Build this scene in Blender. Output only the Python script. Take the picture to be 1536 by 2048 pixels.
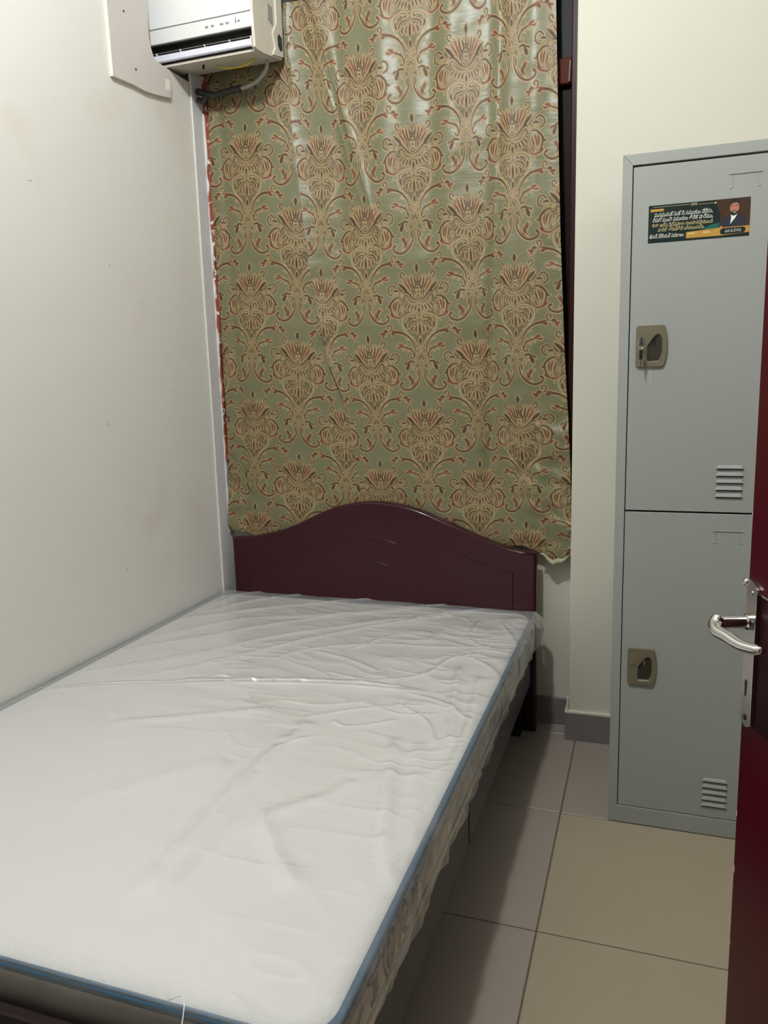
import bpy, bmesh, math
import numpy as np
from mathutils import Vector, Matrix, noise

# ------------------------------------------------------------------ clear
for o in list(bpy.data.objects):
    bpy.data.objects.remove(o, do_unlink=True)
SC = bpy.context.scene
COL = SC.collection

# ------------------------------------------------------------------ camera
H = 1.237
FPX = 1532.5
def _n(v):
    v = Vector(v); v.normalize(); return v
Yc = _n((1300 - 768, 744 - 1024, FPX))
Dc = Vector((257, 8876, FPX)); Dc = _n(Dc - Yc * Dc.dot(Yc) / Yc.dot(Yc))
Zc = -Dc
Xc = Dc.cross(Yc)
if Xc[0] < 0: Xc = -Xc
# world axes of the camera's right / down / forward directions
right = Vector((Xc[0], Yc[0], Zc[0])); down = Vector((Xc[1], Yc[1], Zc[1])); fwd = Vector((Xc[2], Yc[2], Zc[2]))
cd = bpy.data.cameras.new('camera')
cam = bpy.data.objects.new('camera', cd)
COL.objects.link(cam)
up = -down; back = -fwd
cam.matrix_world = Matrix(((right[0], up[0], back[0], 0), (right[1], up[1], back[1], 0),
                           (right[2], up[2], back[2], H), (0, 0, 0, 1)))
cd.sensor_fit = 'VERTICAL'
cd.sensor_height = 36
cd.lens = 36 * FPX / 2048
cd.clip_start = 0.02
SC.camera = cam

# ------------------------------------------------------------------ world, exposure
w = bpy.data.worlds.new('world'); SC.world = w; w.use_nodes = True
w.node_tree.nodes['Background'].inputs[0].default_value = (0.05, 0.05, 0.05, 1)
w.node_tree.nodes['Background'].inputs[1].default_value = 0.3
SC.view_settings.view_transform = 'Standard'
SC.view_settings.look = 'None'
SC.view_settings.gamma = 1
SC.view_settings.use_curve_mapping = False
SC.view_settings.exposure = 0.0

# ------------------------------------------------------------------ lamp (the room's single bright bulb)
LAMP = (-0.58, 0.80, 3.00)
ld = bpy.data.lights.new('bulb_light', 'POINT')
ld.energy = 116
ld.color = (0.945, 0.97, 0.99)
ld.shadow_soft_size = 0.055
lo = bpy.data.objects.new('bulb_light', ld); COL.objects.link(lo); lo.location = LAMP

# ------------------------------------------------------------------ materials
def s2l(c):
    return tuple(((x / 255) / 12.92 if x / 255 <= 0.04045 else ((x / 255 + 0.055) / 1.055) ** 2.4) for x in c)
def mat(name, col, rough=0.5, metal=0.0, spec=0.5, var=0.0, vscale=6.0, bump=0.0, bscale=60.0, coat=0.0, stains=None):
    m = bpy.data.materials.new(name); m.use_nodes = True
    nt = m.node_tree; b = nt.nodes['Principled BSDF']
    c = s2l(col)
    b.inputs['Base Color'].default_value = (*c, 1)
    b.inputs['Roughness'].default_value = rough
    b.inputs['Metallic'].default_value = metal
    b.inputs['Specular IOR Level'].default_value = spec
    b.inputs['Coat Weight'].default_value = coat
    b.inputs['Coat Roughness'].default_value = 0.08
    tc = nt.nodes.new('ShaderNodeTexCoord')
    if var > 0:
        nz = nt.nodes.new('ShaderNodeTexNoise'); nz.inputs['Scale'].default_value = vscale
        nz.inputs['Detail'].default_value = 6; nz.inputs['Roughness'].default_value = 0.6
        nt.links.new(tc.outputs['Object'], nz.inputs['Vector'])
        mx = nt.nodes.new('ShaderNodeMix'); mx.data_type = 'RGBA'
        mx.inputs['A'].default_value = (*[x * (1 - var) for x in c], 1)
        mx.inputs['B'].default_value = (*[min(1, x * (1 + var)) for x in c], 1)
        nt.links.new(nz.outputs['Fac'], mx.inputs['Factor'])
        last = mx.outputs['Result']
        if stains:
            n2 = nt.nodes.new('ShaderNodeTexNoise'); n2.inputs['Scale'].default_value = stains[1]
            n2.inputs['Detail'].default_value = 8; n2.inputs['Distortion'].default_value = 0.6
            nt.links.new(tc.outputs['Object'], n2.inputs['Vector'])
            rp = nt.nodes.new('ShaderNodeValToRGB')
            rp.color_ramp.elements[0].position = stains[2]; rp.color_ramp.elements[0].color = (0, 0, 0, 1)
            rp.color_ramp.elements[1].position = stains[3]; rp.color_ramp.elements[1].color = (1, 1, 1, 1)
            nt.links.new(n2.outputs['Fac'], rp.inputs['Fac'])
            m2 = nt.nodes.new('ShaderNodeMix'); m2.data_type = 'RGBA'
            nt.links.new(rp.outputs['Color'], m2.inputs['Factor'])
            nt.links.new(last, m2.inputs['A'])
            m2.inputs['B'].default_value = (*s2l(stains[0]), 1)
            last = m2.outputs['Result']
        nt.links.new(last, b.inputs['Base Color'])
    if bump > 0:
        nb = nt.nodes.new('ShaderNodeTexNoise'); nb.inputs['Scale'].default_value = bscale
        nb.inputs['Detail'].default_value = 5
        nt.links.new(tc.outputs['Object'], nb.inputs['Vector'])
        bp = nt.nodes.new('ShaderNodeBump'); bp.inputs['Strength'].default_value = bump
        bp.inputs['Distance'].default_value = 0.01
        nt.links.new(nb.outputs['Fac'], bp.inputs['Height'])
        nt.links.new(bp.outputs['Normal'], b.inputs['Normal'])
    return m

M = {}
M['wall'] = mat('wall_paint', (213, 211, 204), 0.55, spec=0.35, var=0.03, vscale=2.5, bump=0.12, bscale=14, stains=((204, 194, 178), 3.0, 0.58, 0.9))
M['scuff'] = mat('scuff', (170, 160, 138), 0.7)
M['column'] = mat('column_paint', (197, 195, 180), 0.55, spec=0.35, var=0.025, vscale=3, bump=0.1, bscale=14, stains=((204, 198, 176), 3.0, 0.6, 0.95))
M['strip'] = mat('strip_paint', (200, 199, 201), 0.4, var=0.03, bump=0.1, bscale=20)
M['ceil'] = mat('ceiling_paint', (184, 182, 176), 0.7, var=0.02)
M['tile'] = mat('floor_tile', (150, 138, 117), 0.38, spec=0.4, var=0.05, vscale=5, bump=0.02, bscale=90)
M['tile2'] = mat('floor_tile_grey', (142, 132, 122), 0.38, spec=0.4, var=0.05, vscale=5, bump=0.02, bscale=90)
M['grout'] = mat('grout', (92, 80, 66), 0.9, var=0.1)
M['skirt'] = mat('skirting_tile', (116, 109, 106), 0.5, var=0.06, vscale=9)
M['lip'] = mat('cement_lip', (205, 198, 178), 0.8, var=0.08, vscale=30, bump=0.3, bscale=60)
M['maroon'] = mat('maroon_lacquer', (50, 9, 21), 0.15, spec=0.36, var=0.04)
M['door'] = mat('door_gloss_paint', (66, 4, 18), 0.28, spec=0.15, var=0.1, vscale=3, bump=0.04, bscale=18)
M['doordark'] = mat('door_dark_maroon', (34, 2, 8), 0.45, spec=0.1, var=0.1, vscale=20)
M['chip'] = mat('paint_chip', (190, 165, 160), 0.6)
M['frame'] = mat('window_brown', (44, 18, 15), 0.4, spec=0.15, var=0.12, vscale=12)
M['rail'] = mat('window_rail_brown', (76, 30, 17), 0.5, spec=0.08, var=0.12, vscale=12)
M['panel'] = mat('dark_brown_panel', (24, 10, 8), 0.5, spec=0.1)
M['pane'] = mat('dark_glass', (16, 18, 12), 0.45, spec=0.12)
M['railbed'] = mat('bed_rail_charcoal', (60, 58, 57), 0.45, var=0.05)
M['bedleg'] = mat('bed_leg_dark', (30, 19, 15), 0.55, spec=0.2, var=0.2, vscale=20)
M['blackgap'] = mat('shadow_gap', (12, 12, 12), 0.9)
M['locker'] = mat('locker_grey', (150, 153, 148), 0.45, spec=0.3, var=0.02, vscale=4, bump=0.02, bscale=120)
M['lockplate'] = mat('lock_plate_khaki', (106, 100, 80), 0.4, var=0.03)
M['lockcup'] = mat('lock_cup_khaki', (46, 40, 28), 0.5)
M['chrome'] = mat('chrome', (205, 203, 198), 0.16, metal=1.0)
M['brushed'] = mat('brushed_steel', (190, 186, 178), 0.3, metal=1.0, var=0.06, vscale=40)
M['black'] = mat('black_plastic', (18, 16, 16), 0.4)
M['acwhite'] = mat('ac_white', (224, 224, 222), 0.35)
M['accream'] = mat('ac_cream', (206, 200, 186), 0.45, var=0.02)
M['acback'] = mat('ac_back_grey', (150, 148, 142), 0.5)
M['acflap'] = mat('ac_flap', (214, 216, 226), 0.3)
M['acdark'] = mat('ac_dark', (40, 40, 42), 0.5)
M['acfan'] = mat('ac_grey_vane', (120, 118, 114), 0.5)
M['print'] = mat('grey_print', (120, 122, 125), 0.6)
M['hose'] = mat('grey_hose', (150, 146, 140), 0.5)
M['tape'] = mat('black_tape', (38, 40, 40), 0.45)
M['yellow'] = mat('yellow_wire', (196, 178, 50), 0.4)
M['board'] = mat('gypsum_board', (196, 190, 184), 0.7, var=0.04, vscale=6, bump=0.08, bscale=30)
M['boardedge'] = mat('gypsum_edge', (228, 222, 206), 0.8, var=0.06, vscale=30)
M['fabric'] = mat('mattress_fabric', (216, 214, 210), 0.8, spec=0.2, var=0.015, vscale=8, bump=0.25, bscale=45)
M['side'] = mat('mattress_side_fabric', (222, 216, 206), 0.8, spec=0.2, var=0.05, vscale=9)
M['piping'] = mat('blue_piping', (44, 80, 104), 0.7, var=0.12, vscale=40)
M['ink'] = mat('blue_black_ink', (24, 30, 56), 0.6)
M['red'] = mat('old_red_paint', (140, 62, 44), 0.5, var=0.1, vscale=30, stains=((222, 214, 204), 38.0, 0.56, 0.6))
M['caulk'] = mat('white_caulk', (222, 220, 214), 0.7, var=0.05, vscale=30, bump=0.4, bscale=60)
M['wood_rod'] = mat('steel_rod', (160, 160, 160), 0.4, metal=0.8)
M['bulb'] = mat('bulb_glass', (255, 250, 240), 0.4)
_b = M['bulb'].node_tree.nodes['Principled BSDF']; _b.inputs['Emission Color'].default_value = (1, .95, .86, 1); _b.inputs['Emission Strength'].default_value = 12

# ------------------------------------------------------------------ object helpers
def link(name, me, m, parent=None, smooth=False):
    if m is not None:
        for x in (m if isinstance(m, (list, tuple)) else [m]): me.materials.append(x)
    if smooth:
        me.polygons.foreach_set('use_smooth', [True] * len(me.polygons))
    o = bpy.data.objects.new(name, me); COL.objects.link(o)
    if parent is not None:
        root = parent
        off = Vector((0, 0, 0))
        while root is not None:
            off += root.location; root = root.parent
        me.transform(Matrix.Translation(-off))
        o.parent = parent
    return o
def obj(name, bm, m, parent=None, smooth=False, sharp=None):
    me = bpy.data.meshes.new(name)
    bmesh.ops.recalc_face_normals(bm, faces=bm.faces[:])
    bm.to_mesh(me); bm.free()
    o = link(name, me, m, parent, smooth)
    if smooth and sharp:
        me.set_sharp_from_angle(angle=math.radians(sharp))
        wn = o.modifiers.new('weighted', 'WEIGHTED_NORMAL'); wn.keep_sharp = True; wn.weight = 100
    return o
def thing(name, label, cat, loc=(0, 0, 0), group=None):
    o = bpy.data.objects.new(name, None); COL.objects.link(o)
    o.location = loc; o.empty_display_size = 0.1
    o['label'] = label; o['category'] = cat
    if group: o['group'] = group
    return o
def tag(o, label, cat, group=None):
    o['label'] = label; o['category'] = cat
    if group: o['group'] = group
    return o
def struct(o):
    o['kind'] = 'structure'; return o
def bx(bm, x0, x1, y0, y1, z0, z1, bev=0.0, seg=2):
    r = bmesh.ops.create_cube(bm, size=1)
    vs = r['verts']
    for v in vs:
        v.co = Vector((x0 + (v.co.x + .5) * (x1 - x0), y0 + (v.co.y + .5) * (y1 - y0), z0 + (v.co.z + .5) * (z1 - z0)))
    if bev > 0:
        es = list({e for v in vs for e in v.link_edges})
        bmesh.ops.bevel(bm, geom=es, offset=bev, segments=seg, profile=0.5, affect='EDGES')
    return bm
def box(x0, x1, y0, y1, z0, z1, bev=0.0, seg=2):
    return bx(bmesh.new(), x0, x1, y0, y1, z0, z1, bev, seg)
def prism(bm, pts, axis, a, b, bev=0.0, seg=2):
    """polygon of 2-D points extruded along axis ('x','y','z') from a to b; returns bm"""
    def P(p, t):
        return {'y': (p[0], t, p[1]), 'x': (t, p[0], p[1]), 'z': (p[0], p[1], t)}[axis]
    v0 = [bm.verts.new(P(p, a)) for p in pts]; v1 = [bm.verts.new(P(p, b)) for p in pts]
    f0 = bm.faces.new(v0); f1 = bm.faces.new(v1)
    n = len(pts)
    for i in range(n): bm.faces.new((v0[i], v0[(i + 1) % n], v1[(i + 1) % n], v1[i]))
    if bev > 0:
        es = list(f0.edges)
        bmesh.ops.recalc_face_normals(bm, faces=bm.faces[:])
        bmesh.ops.bevel(bm, geom=es, offset=bev, segments=seg, profile=0.5, affect='EDGES')
    return bm
def catmull(pts, n=8, closed=False):
    P = [Vector(p) for p in pts]; out = []
    N = len(P)
    rng = range(N if closed else N - 1)
    for i in rng:
        p1 = P[i]; p2 = P[(i + 1) % N]
        p0 = P[i - 1] if (i > 0 or closed) else p1 * 2 - p2
        p3 = P[(i + 2) % N] if (i + 2 < N or closed) else p2 * 2 - p1
        for k in range(n):
            t = k / n
            out.append(0.5 * ((2 * p1) + (p2 - p0) * t + (2 * p0 - 5 * p1 + 4 * p2 - p3) * t * t + (3 * p1 - p0 - 3 * p2 + p3) * t ** 3))
    if not closed: out.append(P[-1].copy())
    return out
def tube(bm, pts, rad, seg=10, flat=None, caps=True):
    """tube along 3-D points; rad number or list; flat=(vector, factor) squashes along the vector"""
    P = [Vector(p) for p in pts]; n = len(P)
    R = rad if isinstance(rad, (list, tuple)) else [rad] * n
    rings = []; ref = Vector((0, 0, 1))
    for i in range(n):
        t = (P[min(i + 1, n - 1)] - P[max(i - 1, 0)]).normalized()
        a = t.cross(ref)
        if a.length < 0.1: a = t.cross(Vector((1, 0, 0)))
        a.normalize(); b = t.cross(a).normalized()
        ring = []
        for k in range(seg):
            th = 2 * math.pi * k / seg
            o = a * math.cos(th) * R[i] + b * math.sin(th) * R[i]
            if flat:
                f = Vector(flat[0]).normalized(); o -= f * o.dot(f) * (1 - flat[1])
            ring.append(bm.verts.new(P[i] + o))
        rings.append(ring)
    for i in range(n - 1):
        for k in range(seg):
            bm.faces.new((rings[i][k], rings[i][(k + 1) % seg], rings[i + 1][(k + 1) % seg], rings[i + 1][k]))
    if caps:
        bm.faces.new(rings[0]); bm.faces.new(rings[-1])
    return bm
def cyl(bm, c0, c1, r, seg=20):
    return tube(bm, [c0, c1], r, seg)
def vnoise(x, y, seed=0):
    """smooth value noise for numpy arrays, about -1..1"""
    xi = np.floor(x).astype(np.int64); yi = np.floor(y).astype(np.int64)
    fx = x - xi; fy = y - yi
    fx = fx * fx * (3 - 2 * fx); fy = fy * fy * (3 - 2 * fy)
    def h(a, b):
        n = (a * 374761393 + b * 668265263 + seed * 1442695041) & 0x7fffffff
        n = ((n ^ (n >> 13)) * 1274126177) & 0x7fffffff
        n = n ^ (n >> 16)
        return (n & 0xffff) / 32767.5 - 1
    return ((h(xi, yi) * (1 - fx) + h(xi + 1, yi) * fx) * (1 - fy) + (h(xi, yi + 1) * (1 - fx) + h(xi + 1, yi + 1) * fx) * fy)
def grid_mesh(name, X, Y, Z):
    """mesh from 2-D arrays of coordinates"""
    nr, nc = X.shape
    me = bpy.data.meshes.new(name)
    co = np.stack([X, Y, Z], -1).reshape(-1, 3).astype(np.float32)
    me.vertices.add(nr * nc); me.vertices.foreach_set('co', co.ravel())
    idx = np.arange(nr * nc).reshape(nr, nc)
    q = np.stack([idx[:-1, :-1], idx[:-1, 1:], idx[1:, 1:], idx[1:, :-1]], -1).reshape(-1, 4)
    nf = len(q)
    me.loops.add(nf * 4); me.loops.foreach_set('vertex_index', q.ravel().astype(np.int32))
    me.polygons.add(nf)
    me.polygons.foreach_set('loop_start', np.arange(0, nf * 4, 4, dtype=np.int32))
    me.polygons.foreach_set('use_smooth', np.ones(nf, dtype=bool))
    me.update(calc_edges=True)
    return me

# ================================================================== ROOM
XL, XR, YB, YF, ZC = -1.56, 0.56, 2.645, -1.0, 3.15
# floor: grout bed and single tiles
floor = struct(obj('floor', box(XL - .1, XR + .1, YF - .1, YB + .1, -0.06, -0.0025), M['grout']))
gx0, gy0, T, G = -0.207, 1.5625, 0.5, 0.0035
for i in range(-3, 2):
    for j in range(-6, 3):
        x0, x1 = gx0 + i * T + G / 2, gx0 + (i + 1) * T - G / 2
        y0, y1 = gy0 + j * T + G / 2, gy0 + (j + 1) * T - G / 2
        x0 = max(x0, XL); x1 = min(x1, XR); y0 = max(y0, YF); y1 = min(y1, YB)
        if x1 - x0 < .02 or y1 - y0 < .02: continue
        bm = box(x0, x1, y0, y1, -0.012, 0.0, 0.0012, 1)
        obj('tile', bm, M['tile2'] if (i < 0 or j >= 1) else M['tile'], floor)
struct(obj('ceiling', box(XL - .1, XR + .1, YF - .1, YB + .1, ZC, ZC + .08), M['ceil']))
# left wall (a partition with the opening the air conditioner passes through)
bm = bmesh.new()
oy0, oy1, oz0, oz1 = 2.31, 2.58, 2.285, 2.66
bx(bm, XL - .1, XL, YF - .1, oy0, 0, ZC)
bx(bm, XL - .1, XL, oy1, YB + .1, 0, ZC)
bx(bm, XL - .1, XL, oy0, oy1, 0, oz0)
bx(bm, XL - .1, XL, oy0, oy1, oz1, ZC)
struct(obj('wall_left', bm, M['wall']))
for (yy, zz, ly, lz) in ((1.72, 1.78, .014, .002), (1.95, 1.12, .004, .014), (2.30, 1.22, .010, .003), (2.33, .62, .003, .012), (1.98, .66, .003, .010), (2.28, .86, .012, .002), (2.02, 1.60, .003, .006)):
    obj('scuff_mark', box(XL, XL + .0004, yy, yy + ly, zz, zz + lz), M['scuff'], bpy.data.objects['wall_left'])
# back wall: solid below and around the window
WX0, WX1, WZ0, WZ1 = XL + 0.02, -0.19, 0.72, 2.62
bm = bmesh.new()
bx(bm, XL, XR, YB, YB + .14, 0, WZ0)
bx(bm, XL, XR, YB, YB + .14, WZ1, ZC)
bx(bm, XL, WX0, YB, YB + .14, WZ0, WZ1)
bx(bm, WX1, XR, YB, YB + .14, WZ0, WZ1)
struct(obj('wall_back', bm, M['column']))
struct(obj('wall_right', box(XR, XR + .1, YF - .1, YB + .1, 0, ZC), M['wall']))
struct(obj('wall_front', box(XL, -.62, YF - .1, YF, 0, ZC), M['wall']))
# column in the corner beside the window
PX0, PY0 = -0.231, 2.535
bm = box(PX0, XR, PY0, YB, 0, ZC, 0.003, 2)
struct(obj('wall_column', bm, M['column']))
# skirting
struct(obj('baseboard_back', box(-0.42, PX0 - .012, YB - .012, YB, 0, 0.100, 0.001, 1), M['skirt']))
bb = struct(obj('baseboard_column', box(PX0 - .012, 0.28, PY0 - .012, PY0, 0, 0.098, 0.001, 1), M['skirt']))
obj('side_tile', box(PX0 - .012, PX0, PY0, YB - .012, 0, 0.098, 0.001, 1), M['skirt'], bb)
bm = bmesh.new()
for k in range(22):
    x = PX0 - .012 + k * 0.0235
    bx(bm, x, x + .0236, PY0 - .013, PY0, 0.098, 0.1045 + 0.0015 * noise.noise(Vector((k * .7, 0, 0))))
bx(bm, PX0 - .012, PX0, PY0, YB, 0.098, 0.106)
bx(bm, PX0 - .007, PX0, PY0 - .006, PY0 + .01, 0.1, 0.15)
obj('cement_lip', bm, M['lip'], bb)
# strip of plaster at the back end of the left wall with its raised bead
t1 = struct(obj('trim_1', box(XL, XL + .006, 2.545, YB, 0, ZC, 0.001, 1), M['strip']))
bm = bmesh.new()
pts = [(XL + .004, 2.540 + 0.0015 * math.sin(z * 7), z) for z in np.linspace(0.0, ZC, 60)]
tube(bm, pts, 0.0045, 8)
obj('bead', bm, M['wall'], t1, smooth=True)
# old red window jamb with caulk, between the strip and the curtain
rng = np.random.RandomState(5)
bm = bmesh.new()
zs = np.linspace(0.95, 2.62, 90)
L = [(XL + .006, z) for z in zs]; R = [(XL + .017 + 0.006 * float(vnoise(np.array([z * 9.]), np.array([0.]), 3)[0]) + 0.012 * max(0, (z - 1.7)) * 1.3, z) for z in zs]
prism(bm, L + R[::-1], 'y', 2.612, YB)
t2 = struct(obj('trim_2', bm, M['red']))
bm = bmesh.new()
zs = np.linspace(0.66, 2.2, 110)
R = [(XL + .0095 + 0.0045 * float(vnoise(np.array([z * 22.]), np.array([4.]), 8)[0]) , z) for z in zs]
prism(bm, [(XL + .002, z) for z in zs] + R[::-1], 'y', 2.606, 2.613)
obj('caulk', bm, M['caulk'], t2)
# window behind the curtain
win = struct(bpy.data.objects.new('window_1', None)); COL.objects.link(win); win.location = (-.87, YB, WZ0)
bm = bmesh.new()
fy0, fy1 = YB + .005, YB + .06
bx(bm, WX0, WX1, fy0, fy1, WZ0, WZ0 + .05, .003)
bx(bm, WX0, WX1, fy0, fy1, WZ1 - .05, WZ1, .003)
bx(bm, WX0, WX0 + .05, fy0, fy1, WZ0, WZ1, .003)
bx(bm, WX1 - .068, WX1, fy0 - .004, fy1, WZ0, WZ1, .003)
bx(bm, -0.90, -0.85, fy0, fy1, WZ0, WZ1, .003)
obj('window_frame', bm, M['frame'], win)
obj('transom_rail', box(WX0 + .05, WX1 - .068, fy0, fy1, 2.135, 2.212, .004), M['rail'], win)
obj('upper_pane', box(WX0 + .05, WX1 - .068, fy0 + .025, fy0 + .031, 2.21, WZ1 - .05), M['pane'], win)
obj('lower_pane', box(WX0 + .05, WX1 - .068, fy0 + .025, fy0 + .031, WZ0 + .05, 2.137), M['panel'], win)
bm = bmesh.new(); cyl(bm, (-0.265, fy0 - .003, 2.14), (-0.262, fy0 - .003, 2.20), .003, 8)
obj('latch', bm, M['brushed'], win)
# added unseen board behind the window, so that no outdoor light enters
struct(obj('light_block_board', box(XL, XR, YB + .2, YB + .22, 0, ZC), M['frame']))

# ceiling lamp: fitting above the bulb
lt = thing('ceiling_lamp', 'white ceiling batten lamp holder with a single bare bulb above the bed', 'lamp', (LAMP[0], LAMP[1], ZC))
bm = bmesh.new(); cyl(bm, (LAMP[0], LAMP[1], ZC), (LAMP[0], LAMP[1], ZC - .02), .05, 28); cyl(bm, (LAMP[0], LAMP[1], ZC - .02), (LAMP[0], LAMP[1], ZC - .09), .022, 20)
obj('lamp_holder', bm, M['acwhite'], lt)

# ================================================================== DAMASK PRINT for the curtain
UW, UH = 1000, 1540          # canvas of one motif in drawing units
S = 0.5                      # pixels per unit
cw, ch = int(UW * S), int(UH * S)
A_mass = np.zeros((ch, cw)); A_out = np.zeros((ch, cw)); A_fill = np.zeros((ch, cw)); C_red = np.zeros((ch, cw))
def cr2(pts, n=8):
    return [(p[0], p[1]) for p in catmull([(a, b, 0) for a, b in pts], n)]
def paint_stroke(pts, w, red=0.0, outw=9, curve=True, prof='taper', outline=True, fill=True):
    w = w * 1.16 + 1; outw = outw * .85; red = 0.85 * min(1, red * 1.2) ** 2.6
    if curve and len(pts) > 2: pts = cr2(pts, 7)
    n = len(pts)
    for sx in (1, -1):
        d_best = None
        P = np.array([(500 + sx * a, b + 20) for a, b in pts]) * S
        t = np.linspace(0, 1, n)
        if prof == 'taper': W = w * (0.25 + 0.75 * np.sin(np.pi * np.clip(t * 0.86 + 0.07, 0, 1)))
        elif prof == 'end': W = w * (0.3 + 0.7 * t)
        elif prof == 'start': W = w * (1 - 0.75 * t)
        elif prof == 'leaf': W = w * np.sin(np.pi * np.clip(t, 0.03, 0.97)) ** 0.7
        else: W = w * np.ones(n)
        W = W * S / 2
        pad = w * S / 2 + outw * S + 3
        x0, x1 = int(max(0, P[:, 0].min() - pad)), int(min(cw, P[:, 0].max() + pad + 1))
        y0, y1 = int(max(0, P[:, 1].min() - pad)), int(min(ch, P[:, 1].max() + pad + 1))
        if x1 <= x0 or y1 <= y0: return
        gy, gx = np.mgrid[y0:y1, x0:x1] + 0.5
        D = np.full(gx.shape, 1e9)
        for i in range(n - 1):
            ax, ay = P[i]; bx_, by_ = P[i + 1]
            dx, dy = bx_ - ax, by_ - ay; L2 = dx * dx + dy * dy + 1e-9
            tt = np.clip(((gx - ax) * dx + (gy - ay) * dy) / L2, 0, 1)
            dd = np.hypot(gx - ax - tt * dx, gy - ay - tt * dy) - (W[i] * (1 - tt) + W[i + 1] * tt)
            D = np.minimum(D, dd)
        if fill:
            a = np.clip(0.5 - D, 0, 1)
            sl = (slice(y0, y1), slice(x0, x1))
            C_red[sl] = np.where(a > 0.3, red, C_red[sl]); A_fill[sl] = np.maximum(A_fill[sl], a)
        if outline:
            sl = (slice(y0, y1), slice(x0, x1))
            a = np.clip(0.5 - (D - outw * S), 0, 1); A_out[sl] = np.maximum(A_out[sl], a)
def paint_mass(pts):
    pts = cr2(pts, 6)
    poly = np.array([(500 + a, b + 20) for a, b in pts] + [(500 - a, b + 20) for a, b in pts[::-1]]) * S
    x0, x1 = int(poly[:, 0].min()), int(poly[:, 0].max()) + 1; y0, y1 = int(poly[:, 1].min()), int(poly[:, 1].max()) + 1
    gy, gx = np.mgrid[y0:y1, x0:x1] + 0.5
    ins = np.zeros(gx.shape, bool); n = len(poly)
    for i in range(n):
        ax, ay = poly[i]; bx_, by_ = poly[(i + 1) % n]
        c = ((ay > gy) != (by_ > gy)) & (gx < (bx_ - ax) * (gy - ay) / (by_ - ay + 1e-12) + ax)
        ins ^= c
    A_mass[y0:y1, x0:x1] = np.maximum(A_mass[y0:y1, x0:x1], ins)
K = paint_stroke
# body masses
paint_mass([(0, 60), (40, 150), (120, 150), (190, 200), (250, 300), (220, 380), (260, 470), (240, 560), (190, 600), (180, 680), (130, 760), (90, 830), (60, 930), (50, 1010), (60, 1100), (60, 1150), (60, 1250), (30, 1240), (0, 1160)])
# spear and crown petals
K([(0, 5), (0, 50), (0, 100)], 34, 0.1, prof='leaf'); K([(22, 52), (30, 40)], 10, 0); K([(0, 105), (0, 210)], 20, 0.6, prof='end')
K([(18, 290), (24, 220), (50, 130)], 15, 0.1, prof='leaf'); K([(36, 300), (62, 220), (82, 118)], 17, 0.3, prof='leaf')
K([(52, 310), (92, 225), (128, 128)], 20, 0.85, prof='leaf'); K([(72, 322), (124, 240), (170, 175)], 20, 0.9, prof='leaf')
K([(14, 205), (30, 165)], 10, 0.1); K([(96, 150), (100, 185)], 9, 0.1)
K([(165, 160), (195, 140), (200, 105), (170, 95), (155, 125)], 12, 0.2, prof='flat')
K([(228, 208), (170, 262), (112, 335)], 32, 0.25, prof='leaf'); K([(205, 190), (175, 215)], 12, 0.3)
# shoulder curls
K([(262, 262), (300, 232), (348, 260), (345, 320), (305, 345)], 13, 0.35, prof='flat')
K([(230, 300), (262, 290), (300, 300)], 22, 0.1, prof='leaf'); K([(240, 325), (275, 330)], 12, 0.1); K([(205, 320), (180, 350)], 12, 0.2)
# middle column with beads, V bowl
for y in (228, 268, 308, 350): K([(0, y), (0.5, y + 6)], 17, 0.1, prof='flat', curve=False)
K([(32, 240), (40, 300), (34, 350)], 12, 0.1); K([(66, 260), (62, 320), (45, 380)], 12, 0.3)
K([(0, 412), (60, 385), (110, 330), (160, 310), (172, 330)], 17, 0.3, prof='taper'); K([(0, 440), (80, 425), (140, 375)], 10, 0.1)
# big side leaves
K([(195, 372), (262, 372), (318, 420), (345, 470), (372, 468)], 20, 0.15); K([(245, 352), (205, 352)], 14, 0.1)
K([(312, 410), (330, 480), (300, 570), (240, 600)], 17, 0.55)
K([(240, 400), (262, 450), (272, 540)], 20, 0.75, prof='leaf'); K([(275, 400), (292, 460), (286, 530)], 16, 0.6, prof='leaf'); K([(212, 410), (228, 470), (252, 560)], 15, 0.2, prof='leaf')
K([(180, 520), (215, 590), (275, 590), (330, 560), (325, 540)], 18, 0.85); K([(232, 600), (240, 645)], 12, 0.8); K([(190, 470), (200, 520)], 13, 0.1)
# fan under the bowl
for a, b in (((25, 455), (45, 530)), ((55, 450), (92, 530)), ((85, 440), (138, 520)), ((115, 425), (170, 495)), ((140, 405), (180, 440))):
    K([a, ((a[0] + b[0]) / 2 + 5, (a[1] + b[1]) / 2 - 4), b], 15, 0.15, prof='leaf', outw=7)
K([(0, 480), (0, 520), (0, 560)], 22, 0.2, prof='leaf'); K([(20, 500), (40, 560)], 10, 0.1)
for a_ in range(9):
    th_ = math.radians(100 + a_ * 9.5); K([(160 * math.cos(th_) * -.35 + 10, 430 + 40 * math.sin(th_)), (-170 * math.cos(th_) * .75 + 20, 470 + 75 * math.sin(th_))], 8, 0.1, prof='leaf', outw=5)
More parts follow.
